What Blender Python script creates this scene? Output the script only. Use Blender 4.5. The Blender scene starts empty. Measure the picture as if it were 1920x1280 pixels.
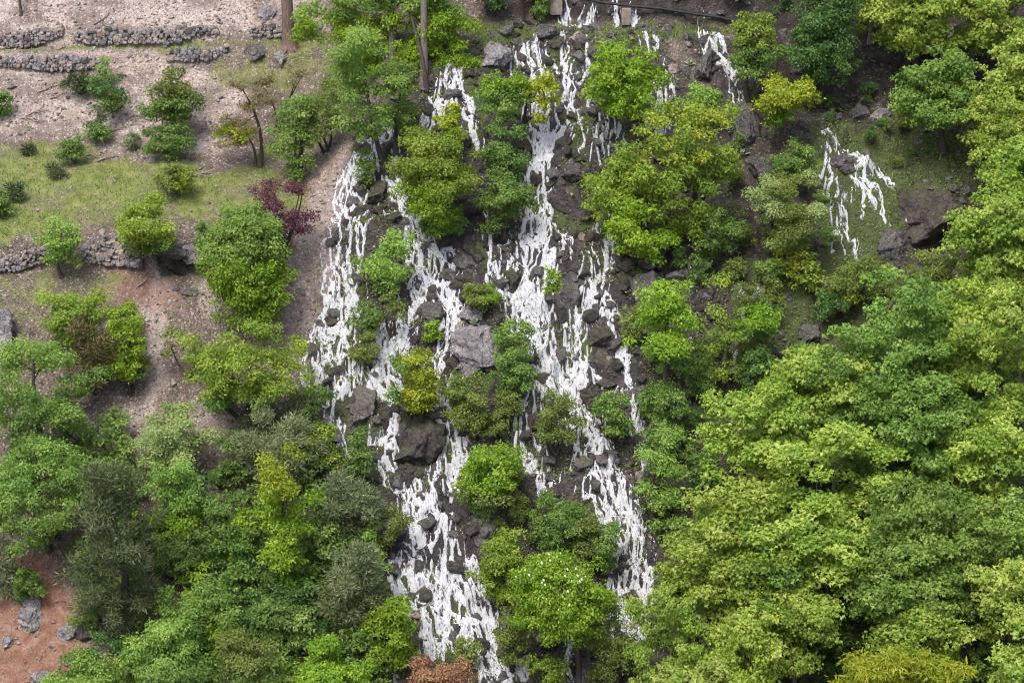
import bpy, math, random
import numpy as np
from mathutils import Vector

# ------------------------------------------------------------------ camera, sky, sun, exposure
S = bpy.context.scene
COL = S.collection
R = math.radians
PITCH = R(20.0)
DIST = 110.0
F = 1920 * DIST / 40.0                       # focal length in photograph pixels
CAM = np.array([0.0, -math.cos(PITCH) * DIST, math.sin(PITCH) * DIST])
FWD = np.array([0.0, math.cos(PITCH), -math.sin(PITCH)])
UP = np.array([0.0, math.sin(PITCH), math.cos(PITCH)])

cam_d = bpy.data.cameras.new('camera')
cam_d.sensor_width = 36.0
cam_d.lens = 36.0 * DIST / 40.0
cam_d.clip_start = 1.0
cam_d.clip_end = 2000.0
cam = bpy.data.objects.new('camera', cam_d)
COL.objects.link(cam)
cam.location = CAM
cam.rotation_euler = (R(90) - PITCH, 0, 0)
S.camera = cam

SUN_EL, SUN_AZ = R(58), R(205)               # azimuth: compass direction the light comes from (0 = +Y, clockwise)
w = bpy.data.worlds.new('World')
S.world = w
w.use_nodes = True
nt = w.node_tree
sky = nt.nodes.new('ShaderNodeTexSky')
sky.sky_type = 'NISHITA'
sky.sun_disc = False
sky.sun_elevation = SUN_EL
sky.sun_rotation = SUN_AZ
sky.air_density = 1.0
sky.dust_density = 4.0
sky.ozone_density = 1.0
bg = nt.nodes['Background']
bg.inputs['Strength'].default_value = 0.15
nt.links.new(sky.outputs[0], bg.inputs['Color'])

sun_d = bpy.data.lights.new('sun', 'SUN')
sun_d.energy = 2.0
sun_d.angle = R(22)
sun_d.color = (1.0, 0.97, 0.92)
sun = bpy.data.objects.new('sun', sun_d)
COL.objects.link(sun)
sd = Vector((math.sin(SUN_AZ) * math.cos(SUN_EL), math.cos(SUN_AZ) * math.cos(SUN_EL), math.sin(SUN_EL)))
sun.rotation_euler = sd.to_track_quat('Z', 'Y').to_euler()

S.view_settings.view_transform = 'Standard'
S.view_settings.look = 'None'
S.view_settings.gamma = 1.0
S.view_settings.use_curve_mapping = False
S.view_settings.exposure = 0.92
S.render.engine = 'CYCLES'
S.cycles.max_bounces = 6
S.cycles.diffuse_bounces = 3
S.cycles.glossy_bounces = 2
S.cycles.transmission_bounces = 4
S.cycles.transparent_max_bounces = 8
S.cycles.use_denoising = True
S.cycles.filter_width = 1.1

# ------------------------------------------------------------------ helpers
def smooth(a, b, x):
    t = np.clip((x - a) / (b - a), 0, 1)
    return t * t * (3 - 2 * t)

def _hash(ix, iy, seed):
    h = (ix.astype(np.int64) * 374761393 + iy.astype(np.int64) * 668265263 + seed * 1442695041) & 0x7fffffff
    h = ((h ^ (h >> 13)) * 1274126177) & 0x7fffffff
    h = (h ^ (h >> 16)) & 0x7fffffff
    return h / 0x7fffffff

def vnoise(x, y, seed=0):
    ix = np.floor(x); iy = np.floor(y)
    fx = x - ix; fy = y - iy
    fx = fx * fx * fx * (fx * (fx * 6 - 15) + 10); fy = fy * fy * fy * (fy * (fy * 6 - 15) + 10)
    a = _hash(ix, iy, seed); b = _hash(ix + 1, iy, seed); c = _hash(ix, iy + 1, seed); d = _hash(ix + 1, iy + 1, seed)
    return (a * (1 - fx) + b * fx) * (1 - fy) + (c * (1 - fx) + d * fx) * fy

def fbm(x, y, seed=0, octv=4, gain=0.5):
    s = 0; a = 1; n = 0
    for o in range(octv):
        s = s + a * vnoise(x * 2 ** o + 17.3 * o, y * 2 ** o - 9.1 * o, seed + o); n += a; a *= gain
    return s / n

def worley(x, y, seed=0):
    ix = np.floor(x); iy = np.floor(y)
    f1 = np.full(x.shape, 9.0); f2 = np.full(x.shape, 9.0); cid = np.zeros(x.shape)
    for dx in (-1, 0, 1):
        for dy in (-1, 0, 1):
            jx = ix + dx; jy = iy + dy
            d = np.hypot(jx + _hash(jx, jy, seed) - x, jy + _hash(jx, jy, seed + 7) - y)
            near = d < f1
            f2 = np.where(near, f1, np.minimum(f2, d)); cid = np.where(near, _hash(jx, jy, seed + 3), cid); f1 = np.where(near, d, f1)
    return f1, f2, cid

def project(P):
    d = P - CAM
    zc = d @ FWD
    return 960 + F * d[..., 0] / zc, 640 - F * (d @ UP) / zc, zc

def ray(u, v):
    d = FWD + np.array([1.0, 0, 0]) * ((u - 960) / F) + UP * ((640 - v) / F)
    return d / np.linalg.norm(d)

def mesh_np(name, verts, faces, smooth_shade=False):
    verts = np.ascontiguousarray(verts, np.float32); faces = np.ascontiguousarray(faces, np.int32)
    k = faces.shape[1]
    m = bpy.data.meshes.new(name)
    m.vertices.add(len(verts)); m.vertices.foreach_set('co', verts.ravel())
    m.loops.add(faces.size); m.loops.foreach_set('vertex_index', faces.ravel())
    m.polygons.add(len(faces)); m.polygons.foreach_set('loop_start', np.arange(0, faces.size, k, dtype=np.int32))
    m.polygons.foreach_set('use_smooth', np.full(len(faces), smooth_shade))
    m.update(calc_edges=True)
    return m

def attr(m, name, arr):
    arr = np.asarray(arr, np.float32)
    if arr.ndim == 1:
        a = m.attributes.new(name, 'FLOAT', 'POINT'); a.data.foreach_set('value', arr)
    else:
        a = m.attributes.new(name, 'FLOAT_COLOR', 'POINT'); a.data.foreach_set('color', arr.ravel())

def obj(name, mesh, mat=None, parent=None, loc=None):
    o = bpy.data.objects.new(name, mesh)
    COL.objects.link(o)
    if mat is not None and mesh is not None and not mesh.materials:
        mesh.materials.append(mat)
    if parent: o.parent = parent
    if loc is not None: o.location = loc
    return o

def tag(o, label=None, cat=None, group=None, kind=None):
    if label: o['label'] = label
    if cat: o['category'] = cat
    if group: o['group'] = group
    if kind: o['kind'] = kind
    return o

# ------------------------------------------------------------------ materials
def new_mat(name):
    m = bpy.data.materials.new(name); m.use_nodes = True
    t = m.node_tree; t.nodes.clear()
    return m, t

def N(t, typ, **kw):
    n = t.nodes.new('ShaderNode' + typ)
    for k, v in kw.items(): setattr(n, k, v)
    return n

def setin(n, **kw):
    for k, v in kw.items(): n.inputs[k].default_value = v
    return n

def noise(t, co, scale, detail=4, rough=0.55, dist=0.0):
    n = N(t, 'TexNoise'); n.inputs['Scale'].default_value = scale; n.inputs['Detail'].default_value = detail
    n.inputs['Roughness'].default_value = rough; n.inputs['Distortion'].default_value = dist
    t.links.new(co, n.inputs['Vector']); return n.outputs['Fac']

def ramp(t, fac, stops):
    r = N(t, 'ValToRGB'); e = r.color_ramp.elements
    while len(e) < len(stops): e.new(0.5)
    for el, (p, c) in zip(e, stops):
        el.position = p; el.color = (*c, 1) if len(c) == 3 else c
    t.links.new(fac, r.inputs['Fac']); return r.outputs['Color']

def mixc(t, fac, a, b, blend='MIX'):
    m = N(t, 'Mix', data_type='RGBA', blend_type=blend)
    for sock, val in ((m.inputs[0], fac), (m.inputs[6], a), (m.inputs[7], b)):
        if isinstance(val, (int, float)): sock.default_value = val
        elif isinstance(val, tuple): sock.default_value = (*val, 1) if len(val) == 3 else val
        else: t.links.new(val, sock)
    return m.outputs[2]

def math_n(t, op, a, b=0.0, clamp=False):
    m = N(t, 'Math', operation=op, use_clamp=clamp)
    for s, val in ((m.inputs[0], a), (m.inputs[1], b)):
        if isinstance(val, (int, float)): s.default_value = val
        else: t.links.new(val, s)
    return m.outputs[0]

def sstep(t, x, a, b):
    m = N(t, 'MapRange', interpolation_type='SMOOTHSTEP')
    t.links.new(x, m.inputs['Value']); m.inputs['From Min'].default_value = a; m.inputs['From Max'].default_value = b
    return m.outputs['Result']

def finish(t, color, rough=0.85, bump=None, bump_s=0.5, bump_d=0.05, spec=0.3):
    b = N(t, 'BsdfPrincipled'); o = N(t, 'OutputMaterial')
    if isinstance(color, tuple): b.inputs['Base Color'].default_value = (*color, 1)
    else: t.links.new(color, b.inputs['Base Color'])
    if isinstance(rough, (int, float)): b.inputs['Roughness'].default_value = rough
    else: t.links.new(rough, b.inputs['Roughness'])
    b.inputs['Specular IOR Level'].default_value = spec
    if bump is not None:
        bn = N(t, 'Bump'); bn.inputs['Strength'].default_value = bump_s; bn.inputs['Distance'].default_value = bump_d
        t.links.new(bump, bn.inputs['Height']); t.links.new(bn.outputs[0], b.inputs['Normal'])
    t.links.new(b.outputs[0], o.inputs[0]); return b

def rock_material(name, c0, c1, c2, rough=0.85, lichen=None, moss=0.0):
    m, t = new_mat(name)
    co = N(t, 'NewGeometry').outputs['Position']
    n1 = noise(t, co, 1.7, 6, 0.62); n2 = noise(t, co, 9.0, 5, 0.65, 0.6)
    rnd = N(t, 'ObjectInfo').outputs['Random']
    c = ramp(t, n2, [(0.28, c0), (0.5, c1), (0.74, c2)])
    c = mixc(t, math_n(t, 'MULTIPLY', rnd, 0.45), c, c2)
    c = mixc(t, sstep(t, n1, 0.40, 0.66), c, mixc(t, 0.6, c, c0))
    if lichen:
        c = mixc(t, math_n(t, 'MULTIPLY', sstep(t, noise(t, co, 14, 3), 0.57, 0.66), 0.7), c, lichen)
    if moss > 0:
        g = N(t, 'NewGeometry'); sx = N(t, 'SeparateXYZ'); t.links.new(g.outputs['Normal'], sx.inputs[0])
        k = math_n(t, 'MULTIPLY', sstep(t, sx.outputs['Z'], 0.25, 0.9), sstep(t, noise(t, co, 3.5, 4), 0.46, 0.6))
        c = mixc(t, math_n(t, 'MULTIPLY', k, moss), c, (0.075, 0.095, 0.025))
    vo = N(t, 'TexVoronoi', feature='DISTANCE_TO_EDGE'); vo.inputs['Scale'].default_value = 3.2
    wp = N(t, 'VectorMath', operation='MULTIPLY_ADD'); t.links.new(N(t, 'TexNoise').outputs['Color'], wp.inputs[0]); wp.inputs[1].default_value = (0.35, 0.35, 0.35); t.links.new(co, wp.inputs[2])
    t.links.new(wp.outputs[0], vo.inputs['Vector'])
    cr = sstep(t, vo.outputs['Distance'], 0.0, 0.07)
    finish(t, c, rough, math_n(t, 'ADD', noise(t, co, 20, 6, 0.72), math_n(t, 'MULTIPLY', cr, 0.5)), 1.0, 0.09)
    return m

M = {}
M['wet_rock'] = rock_material('wet_rock', (0.024, 0.019, 0.019), (0.058, 0.047, 0.046), (0.130, 0.108, 0.102), 0.33, None, 0.55)
M['dark_rock'] = rock_material('dark_rock', (0.042, 0.036, 0.038), (0.092, 0.079, 0.083), (0.19, 0.166, 0.170), 0.62, (0.30, 0.28, 0.27), 0.5)
M['grey_rock'] = rock_material('grey_rock', (0.088, 0.079, 0.090), (0.225, 0.205, 0.215), (0.38, 0.35, 0.355), 0.85, (0.44, 0.42, 0.40), 0.1)
M['tan_rock'] = rock_material('tan_rock', (0.20, 0.15, 0.125), (0.34, 0.275, 0.24), (0.46, 0.40, 0.365), 0.9)
M['pale_gravel'] = rock_material('pale_gravel', (0.19, 0.158, 0.145), (0.35, 0.302, 0.275), (0.52, 0.47, 0.44), 0.9)
M['brown_gravel'] = rock_material('brown_gravel', (0.13, 0.092, 0.078), (0.24, 0.18, 0.155), (0.40, 0.335, 0.30), 0.9)

def ground_material():
    m, t = new_mat('hillside_ground')
    co = N(t, 'NewGeometry').outputs['Position']
    A = N(t, 'Attribute', attribute_name='zoneA'); B = N(t, 'Attribute', attribute_name='zoneB')
    sa = N(t, 'SeparateColor'); sb = N(t, 'SeparateColor')
    t.links.new(A.outputs['Color'], sa.inputs[0]); t.links.new(B.outputs['Color'], sb.inputs[0])
    grass, gravel, red = sa.outputs; wet, moss, cliff = sb.outputs
    big = noise(t, co, 0.45, 4, 0.6); mid = noise(t, co, 2.6, 5, 0.65); fine = noise(t, co, 17, 5, 0.7); speck = noise(t, co, 38, 3, 0.7)
    soil = ramp(t, mid, [(0.28, (0.075, 0.053, 0.045)), (0.5, (0.15, 0.107, 0.09)), (0.75, (0.26, 0.20, 0.175))])
    soil = mixc(t, sstep(t, speck, 0.54, 0.66), soil, (0.36, 0.31, 0.285))
    soil = mixc(t, math_n(t, 'MULTIPLY', sstep(t, fine, 0.56, 0.44), 0.55), soil, (0.055, 0.042, 0.038))
    gr = ramp(t, fine, [(0.28, (0.16, 0.125, 0.108)), (0.46, (0.345, 0.285, 0.250)), (0.72, (0.49, 0.425, 0.385))])
    gr = mixc(t, math_n(t, 'MULTIPLY', sstep(t, big, 0.42, 0.62), 0.55), gr, (0.37, 0.255, 0.205))
    vs = N(t, 'TexVoronoi'); vs.inputs['Scale'].default_value = 11.0; t.links.new(co, vs.inputs['Vector'])
    sepv = N(t, 'SeparateColor'); t.links.new(vs.outputs['Color'], sepv.inputs[0])
    st = ramp(t, sepv.outputs[0], [(0.0, (0.20, 0.16, 0.15)), (0.5, (0.385, 0.325, 0.295)), (1.0, (0.52, 0.46, 0.43))])
    gr = mixc(t, math_n(t, 'MULTIPLY', sstep(t, vs.outputs['Distance'], 0.62, 0.40), sstep(t, math_n(t, 'ADD', sepv.outputs[1], math_n(t, 'MULTIPLY', mid, 1.2)), 0.75, 0.95)), gr, st)
    st2 = ramp(t, sepv.outputs[0], [(0.0, (0.09, 0.07, 0.065)), (0.6, (0.24, 0.195, 0.175)), (1.0, (0.42, 0.36, 0.335))])
    soil = mixc(t, math_n(t, 'MULTIPLY', sstep(t, vs.outputs['Distance'], 0.6, 0.4), sstep(t, math_n(t, 'ADD', sepv.outputs[1], mid), 0.95, 1.15)), soil, st2)
    c = mixc(t, gravel, soil, gr)
    rd = ramp(t, mid, [(0.25, (0.14, 0.070, 0.046)), (0.5, (0.225, 0.118, 0.080)), (0.70, (0.30, 0.20, 0.155)), (0.85, (0.40, 0.32, 0.28))])
    c = mixc(t, red, c, rd)
    gs = ramp(t, mid, [(0.25, (0.085, 0.115, 0.028)), (0.48, (0.155, 0.185, 0.05)), (0.68, (0.235, 0.235, 0.078)), (0.85, (0.28, 0.24, 0.13))])
    gk = math_n(t, 'MULTIPLY', grass, sstep(t, math_n(t, 'ADD', math_n(t, 'MULTIPLY', fine, 0.6), math_n(t, 'MULTIPLY', grass, 0.5)), 0.42, 0.62))
    c = mixc(t, gk, c, gs)
    wr = ramp(t, mid, [(0.26, (0.018, 0.015, 0.016)), (0.5, (0.046, 0.038, 0.039)), (0.72, (0.098, 0.080, 0.077)), (0.9, (0.17, 0.12, 0.095))])
    c = mixc(t, wet, c, wr)
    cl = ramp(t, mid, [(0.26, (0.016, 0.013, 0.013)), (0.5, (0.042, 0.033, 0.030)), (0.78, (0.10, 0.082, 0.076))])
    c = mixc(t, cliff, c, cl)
    ms = ramp(t, fine, [(0.3, (0.038, 0.052, 0.014)), (0.55, (0.075, 0.108, 0.026)), (0.8, (0.125, 0.165, 0.04))])
    mk = math_n(t, 'MULTIPLY', moss, sstep(t, math_n(t, 'ADD', mid, math_n(t, 'MULTIPLY', moss, 0.35)), 0.52, 0.70))
    c = mixc(t, mk, c, ms)
    rough = math_n(t, 'SUBTRACT', 0.92, math_n(t, 'MULTIPLY', wet, 0.48))
    hgt = math_n(t, 'ADD', math_n(t, 'ADD', math_n(t, 'MULTIPLY', fine, 1.0), math_n(t, 'MULTIPLY', mid, 1.2)), math_n(t, 'MULTIPLY', vs.outputs['Distance'], -0.7))
    finish(t, c, rough, hgt, 0.9, 0.10)
    return m
M['ground'] = ground_material()

def water_material():
    m, t = new_mat('white_water')
    co = N(t, 'NewGeometry').outputs['Position']
    fo = N(t, 'Attribute', attribute_name='foam').outputs['Fac']
    mp = N(t, 'Mapping'); mp.inputs['Scale'].default_value = (1.0, 0.34, 0.34); t.links.new(co, mp.inputs[0])
    n1 = noise(t, mp.outputs[0], 24, 4, 0.7, 1.2)
    nd = N(t, 'TexNoise'); nd.inputs['Scale'].default_value = 5.0; nd.inputs['Detail'].default_value = 3; t.links.new(mp.outputs[0], nd.inputs['Vector'])
    wv = N(t, 'VectorMath', operation='MULTIPLY_ADD'); t.links.new(nd.outputs['Color'], wv.inputs[0]); wv.inputs[1].default_value = (0.30, 0.30, 0.30); t.links.new(mp.outputs[0], wv.inputs[2])
    def lace(sc_):                                       # threads of foam round darker cells
        v_ = N(t, 'TexVoronoi', feature='DISTANCE_TO_EDGE'); v_.inputs['Scale'].default_value = sc_; t.links.new(wv.outputs[0], v_.inputs['Vector']); return v_.outputs['Distance']
    thin = math_n(t, 'ADD', math_n(t, 'MULTIPLY', lace(6.0), 2.0), math_n(t, 'MULTIPLY', lace(13.0), 1.5))
    nn = math_n(t, 'SUBTRACT', math_n(t, 'MULTIPLY', math_n(t, 'SUBTRACT', n1, 0.5), 0.85), thin)
    k = sstep(t, math_n(t, 'ADD', fo, nn), -0.18, 0.50)
    veil = math_n(t, 'MULTIPLY', sstep(t, fo, 0.25, 0.85), 0.22)
    k = math_n(t, 'ADD', k, math_n(t, 'MULTIPLY', math_n(t, 'SUBTRACT', 1.0, k), veil))
    clear = N(t, 'BsdfTransparent'); clear.inputs[0].default_value = (0.78, 0.80, 0.84, 1)
    gl = N(t, 'BsdfGlossy'); gl.inputs['Roughness'].default_value = 0.12; gl.inputs['Color'].default_value = (0.9, 0.9, 0.95, 1)
    m0 = N(t, 'MixShader'); m0.inputs[0].default_value = 0.10; t.links.new(clear.outputs[0], m0.inputs[1]); t.links.new(gl.outputs[0], m0.inputs[2])
    foam = N(t, 'BsdfPrincipled'); foam.inputs['Base Color'].default_value = (0.61, 0.62, 0.68, 1); foam.inputs['Roughness'].default_value = 0.45
    t.links.new(mixc(t, sstep(t, math_n(t, 'ADD', math_n(t, 'MULTIPLY', fo, 0.5), math_n(t, 'SUBTRACT', n1, lace(13.0))), 0.25, 0.95), (0.34, 0.35, 0.42), (0.84, 0.85, 0.89)), foam.inputs['Base Color'])   # the more air, the whiter; noise puts sparkle contrast into the colour
    bn = N(t, 'Bump'); bn.inputs['Strength'].default_value = 1.0; bn.inputs['Distance'].default_value = 0.10
    t.links.new(n1, bn.inputs['Height']); t.links.new(bn.outputs[0], foam.inputs['Normal'])
    tr = N(t, 'BsdfTranslucent'); tr.inputs[0].default_value = (0.61, 0.63, 0.70, 1)
    mf = N(t, 'MixShader'); mf.inputs[0].default_value = 0.22; t.links.new(foam.outputs[0], mf.inputs[1]); t.links.new(tr.outputs[0], mf.inputs[2])
    mx = N(t, 'MixShader'); t.links.new(k, mx.inputs[0]); t.links.new(m0.outputs[0], mx.inputs[1]); t.links.new(mf.outputs[0], mx.inputs[2])
    o = N(t, 'OutputMaterial'); t.links.new(mx.outputs[0], o.inputs[0])
    return m
M['water'] = water_material()

def leaf_material(name, a, b, c, trans=0.36, rough=0.5):
    m, t = new_mat('leaf_' + name)
    ti = N(t, 'Attribute', attribute_name='tint').outputs['Fac']
    col = ramp(t, ti, [(0.0, a), (0.55, b), (1.0, c)])
    rn = N(t, 'ObjectInfo').outputs['Random']            # every plant a little different
    hs = N(t, 'HueSaturation'); t.links.new(col, hs.inputs['Color'])
    mr = N(t, 'MapRange'); t.links.new(rn, mr.inputs['Value']); mr.inputs['To Min'].default_value = 0.493; mr.inputs['To Max'].default_value = 0.508; t.links.new(mr.outputs[0], hs.inputs['Hue'])
    wn = N(t, 'TexWhiteNoise', noise_dimensions='1D'); t.links.new(rn, wn.inputs['W'])
    mv = N(t, 'MapRange'); t.links.new(wn.outputs['Value'], mv.inputs['Value']); mv.inputs['To Min'].default_value = 0.84; mv.inputs['To Max'].default_value = 1.18; t.links.new(mv.outputs[0], hs.inputs['Value'])
    col = hs.outputs['Color']
    p = N(t, 'BsdfPrincipled'); t.links.new(col, p.inputs['Base Color']); p.inputs['Roughness'].default_value = rough
    p.inputs['Specular IOR Level'].default_value = 0.32
    tl = N(t, 'BsdfTranslucent')
    t.links.new(mixc(t, 1.0, col, (1.15, 1.12, 0.62), 'MULTIPLY'), tl.inputs[0])
    mx = N(t, 'MixShader'); mx.inputs[0].default_value = trans
    t.links.new(p.outputs[0], mx.inputs[1]); t.links.new(tl.outputs[0], mx.inputs[2])
    o = N(t, 'OutputMaterial'); t.links.new(mx.outputs[0], o.inputs[0])
    return m

# species: leaf colours (three tints), leaf length, leaf shape, translucency
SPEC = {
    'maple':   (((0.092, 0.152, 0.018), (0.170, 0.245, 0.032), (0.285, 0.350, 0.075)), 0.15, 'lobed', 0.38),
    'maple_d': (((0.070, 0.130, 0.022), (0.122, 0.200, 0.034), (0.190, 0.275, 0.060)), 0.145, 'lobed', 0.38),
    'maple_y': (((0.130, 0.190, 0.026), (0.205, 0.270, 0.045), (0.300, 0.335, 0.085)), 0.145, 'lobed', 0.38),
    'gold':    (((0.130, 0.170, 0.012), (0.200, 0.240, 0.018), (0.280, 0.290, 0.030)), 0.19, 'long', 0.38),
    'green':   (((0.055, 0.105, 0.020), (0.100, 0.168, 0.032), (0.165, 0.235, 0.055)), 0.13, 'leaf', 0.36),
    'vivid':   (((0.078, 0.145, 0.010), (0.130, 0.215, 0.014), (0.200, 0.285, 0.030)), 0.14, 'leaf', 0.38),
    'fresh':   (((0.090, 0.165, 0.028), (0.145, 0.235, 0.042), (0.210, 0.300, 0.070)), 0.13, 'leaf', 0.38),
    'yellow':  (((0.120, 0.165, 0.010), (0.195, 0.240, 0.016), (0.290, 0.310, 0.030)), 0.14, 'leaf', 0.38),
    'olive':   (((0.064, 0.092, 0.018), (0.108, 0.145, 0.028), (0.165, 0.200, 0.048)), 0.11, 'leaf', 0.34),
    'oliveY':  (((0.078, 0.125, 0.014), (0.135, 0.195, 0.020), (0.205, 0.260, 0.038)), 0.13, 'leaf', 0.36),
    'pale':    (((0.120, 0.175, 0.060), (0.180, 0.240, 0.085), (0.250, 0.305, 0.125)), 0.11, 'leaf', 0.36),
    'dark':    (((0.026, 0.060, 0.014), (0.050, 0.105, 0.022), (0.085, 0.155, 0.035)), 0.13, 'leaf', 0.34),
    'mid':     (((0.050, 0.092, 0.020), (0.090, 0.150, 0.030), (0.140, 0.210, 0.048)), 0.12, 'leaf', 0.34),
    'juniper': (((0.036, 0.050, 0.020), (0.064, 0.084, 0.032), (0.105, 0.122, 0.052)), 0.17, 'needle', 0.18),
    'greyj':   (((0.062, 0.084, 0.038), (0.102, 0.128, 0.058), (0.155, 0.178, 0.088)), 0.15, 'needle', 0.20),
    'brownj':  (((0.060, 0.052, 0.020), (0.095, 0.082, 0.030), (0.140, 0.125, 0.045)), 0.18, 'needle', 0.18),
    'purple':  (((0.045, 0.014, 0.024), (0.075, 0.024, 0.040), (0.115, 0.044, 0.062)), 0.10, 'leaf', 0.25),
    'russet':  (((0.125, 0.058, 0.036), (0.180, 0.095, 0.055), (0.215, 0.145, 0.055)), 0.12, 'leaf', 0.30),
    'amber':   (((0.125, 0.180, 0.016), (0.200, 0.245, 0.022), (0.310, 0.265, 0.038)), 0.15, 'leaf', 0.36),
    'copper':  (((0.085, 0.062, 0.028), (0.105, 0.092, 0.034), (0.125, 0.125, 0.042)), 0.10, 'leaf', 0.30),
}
for k_, (cols, ln, sh, tr) in SPEC.items():
    M['leaf_' + k_] = leaf_material(k_, *[tuple(min(0.45, q * 1.38) for q in c) for c in cols], trans=tr)

def simple_mat(name, c0, c1, scale=6, rough=0.85, bump=0.5, stretch=None):
    m, t = new_mat(name)
    co = N(t, 'TexCoord').outputs['Object']
    if stretch:
        mp = N(t, 'Mapping'); mp.inputs['Scale'].default_value = stretch; t.links.new(co, mp.inputs[0]); co = mp.outputs[0]
    n = noise(t, co, scale, 5, 0.65)
    finish(t, ramp(t, n, [(0.3, c0), (0.7, c1)]), rough, n, bump, 0.03)
    return m
M['bark'] = simple_mat('bark_dark', (0.035, 0.027, 0.024), (0.095, 0.075, 0.066), 7, 0.9, 0.9, (3, 3, 0.6))
M['bark_grey'] = simple_mat('bark_grey', (0.085, 0.07, 0.062), (0.21, 0.175, 0.155), 7, 0.9, 0.9, (3, 3, 0.6))
M['bark_pine'] = simple_mat('bark_pine', (0.075, 0.048, 0.042), (0.19, 0.13, 0.115), 6, 0.95, 1.0, (4, 4, 0.5))
M['dead_wood'] = simple_mat('dead_wood', (0.14, 0.10, 0.085), (0.32, 0.25, 0.21), 8, 0.9, 0.6, (3, 3, 3))
M['pipe'] = simple_mat('black_pipe', (0.012, 0.012, 0.014), (0.03, 0.03, 0.034), 5, 0.45, 0.1)
M['concrete'] = simple_mat('old_concrete', (0.12, 0.095, 0.08), (0.27, 0.22, 0.19), 5, 0.9, 0.8)
M['blossom'] = simple_mat('blossom', (0.62, 0.62, 0.42), (0.78, 0.78, 0.62), 9, 0.7, 0.2)
M['blade'] = leaf_material('grass_blade', (0.075, 0.115, 0.022), (0.145, 0.185, 0.045), (0.26, 0.245, 0.10), 0.3, 0.6)
M['mullein'] = leaf_material('mullein', (0.17, 0.22, 0.13), (0.24, 0.295, 0.19), (0.32, 0.37, 0.26), 0.2, 0.8)

# ------------------------------------------------------------------ the hillside
def profile(segs, start_v=1700):
    d = ray(960, start_v)
    n = np.array([0, -math.sin(R(41)), math.cos(R(41))])
    t = -(CAM @ n) / (d @ n)
    p = (CAM + d * t)[1:]
    ys, zs = [p[0]], [p[1]]
    for v1, a in segs:
        d = ray(960, v1)[1:]; e = np.array([math.cos(R(a)), math.sin(R(a))])
        # CAM + t d = p + s e
        A = np.array([[d[0], -e[0]], [d[1], -e[1]]]); b = p - CAM[1:]
        t, s = np.linalg.solve(A, b)
        p = p + e * s
        ys.append(p[0]); zs.append(p[1])
    e = R(35); ys.append(ys[-1] + 60); zs.append(zs[-1] + 60 * math.tan(e))
    ys.insert(0, ys[0] - 60); zs.insert(0, zs[0] - 60 * math.tan(R(42)))
    return np.array(ys), np.array(zs)

PL = profile([(1290, 42), (1000, 42), (760, 44), (620, 41), (506, 36), (452, 72), (430, 20), (280, 17), (132, 36), (102, 66), (90, 9), (58, 64), (-120, 33), (-500, 38)])
PC = profile([(1290, 42), (1180, 46), (1060, 40), (980, 50), (860, 41), (760, 47), (640, 41), (540, 45), (430, 40), (300, 43), (160, 42), (72, 40), (48, 6), (-30, 66), (-500, 58)])
PR = profile([(1290, 42), (1000, 43), (760, 42), (560, 44), (430, 48), (268, 42), (240, 10), (170, 38), (60, 58), (45, 20), (-500, 60)])

XS = np.concatenate([np.arange(-46, -22, 1.2), np.arange(-22, -8, 0.10), np.arange(-8, 7.5, 0.07), np.arange(7.5, 14, 0.11), np.arange(14, 22, 0.2), np.arange(22, 47, 1.2)])
YS = np.concatenate([np.arange(-40, -14.5, 1.2), np.arange(-14.5, 17.5, 0.068), np.arange(17.5, 20, 0.2), np.arange(20, 50, 1.5)])
GX, GY = np.meshgrid(XS, YS)

def base_height(x, y):
    xw = x + 1.2 * (fbm(x * 0.25, y * 0.25, 5, 3) - 0.5) * 2
    yw = y + 0.14 * (fbm(x * 0.3 + 9, y * 0.12, 8, 3) - 0.5) * 2
    zl = np.interp(yw, *PL); zc = np.interp(y + 0.4 * (fbm(x * 0.4, y * 0.2, 18, 2) - 0.5), *PC); zr = np.interp(yw, *PR)
    wl = 1 - smooth(-9.0, -4.8, xw); wr = smooth(9.2, 12.8, xw)
    return wl * zl + wr * zr + (1 - wl - wr) * zc

Z0 = base_height(GX, GY)

def uv_of(x, y, z):
    return project(np.stack([x, y, z], -1))[:2]

U0, V0 = uv_of(GX, GY, Z0)

def poly_sd(u, v, pts):
    """signed distance in map units to a closed outline, positive inside"""
    pts = np.array(pts, float); d = np.full(u.shape, 1e9); ins = np.zeros(u.shape, bool)
    n = len(pts)
    for i in range(n):
        a = pts[i]; b = pts[(i + 1) % n]; e = b - a
        t = np.clip(((u - a[0]) * e[0] + (v - a[1]) * e[1]) / (e @ e), 0, 1)
        d = np.minimum(d, (u - a[0] - t * e[0]) ** 2 + (v - a[1] - t * e[1]) ** 2)
        c = ((a[1] > v) != (b[1] > v)) & (u < (b[0] - a[0]) * (v - a[1]) / (b[1] - a[1] + 1e-9) + a[0])
        ins ^= c
    d = np.sqrt(d)
    return np.where(ins, d, -d)

def line_d(u, v, pts):
    pts = np.array(pts, float); d = np.full(u.shape, 1e9)
    for a, b in zip(pts[:-1], pts[1:]):
        e = b - a
        t = np.clip(((u - a[0]) * e[0] + (v - a[1]) * e[1]) / (e @ e), 0, 1)
        d = np.minimum(d, (u - a[0] - t * e[0]) ** 2 + (v - a[1] - t * e[1]) ** 2)
    return np.sqrt(d)

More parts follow.
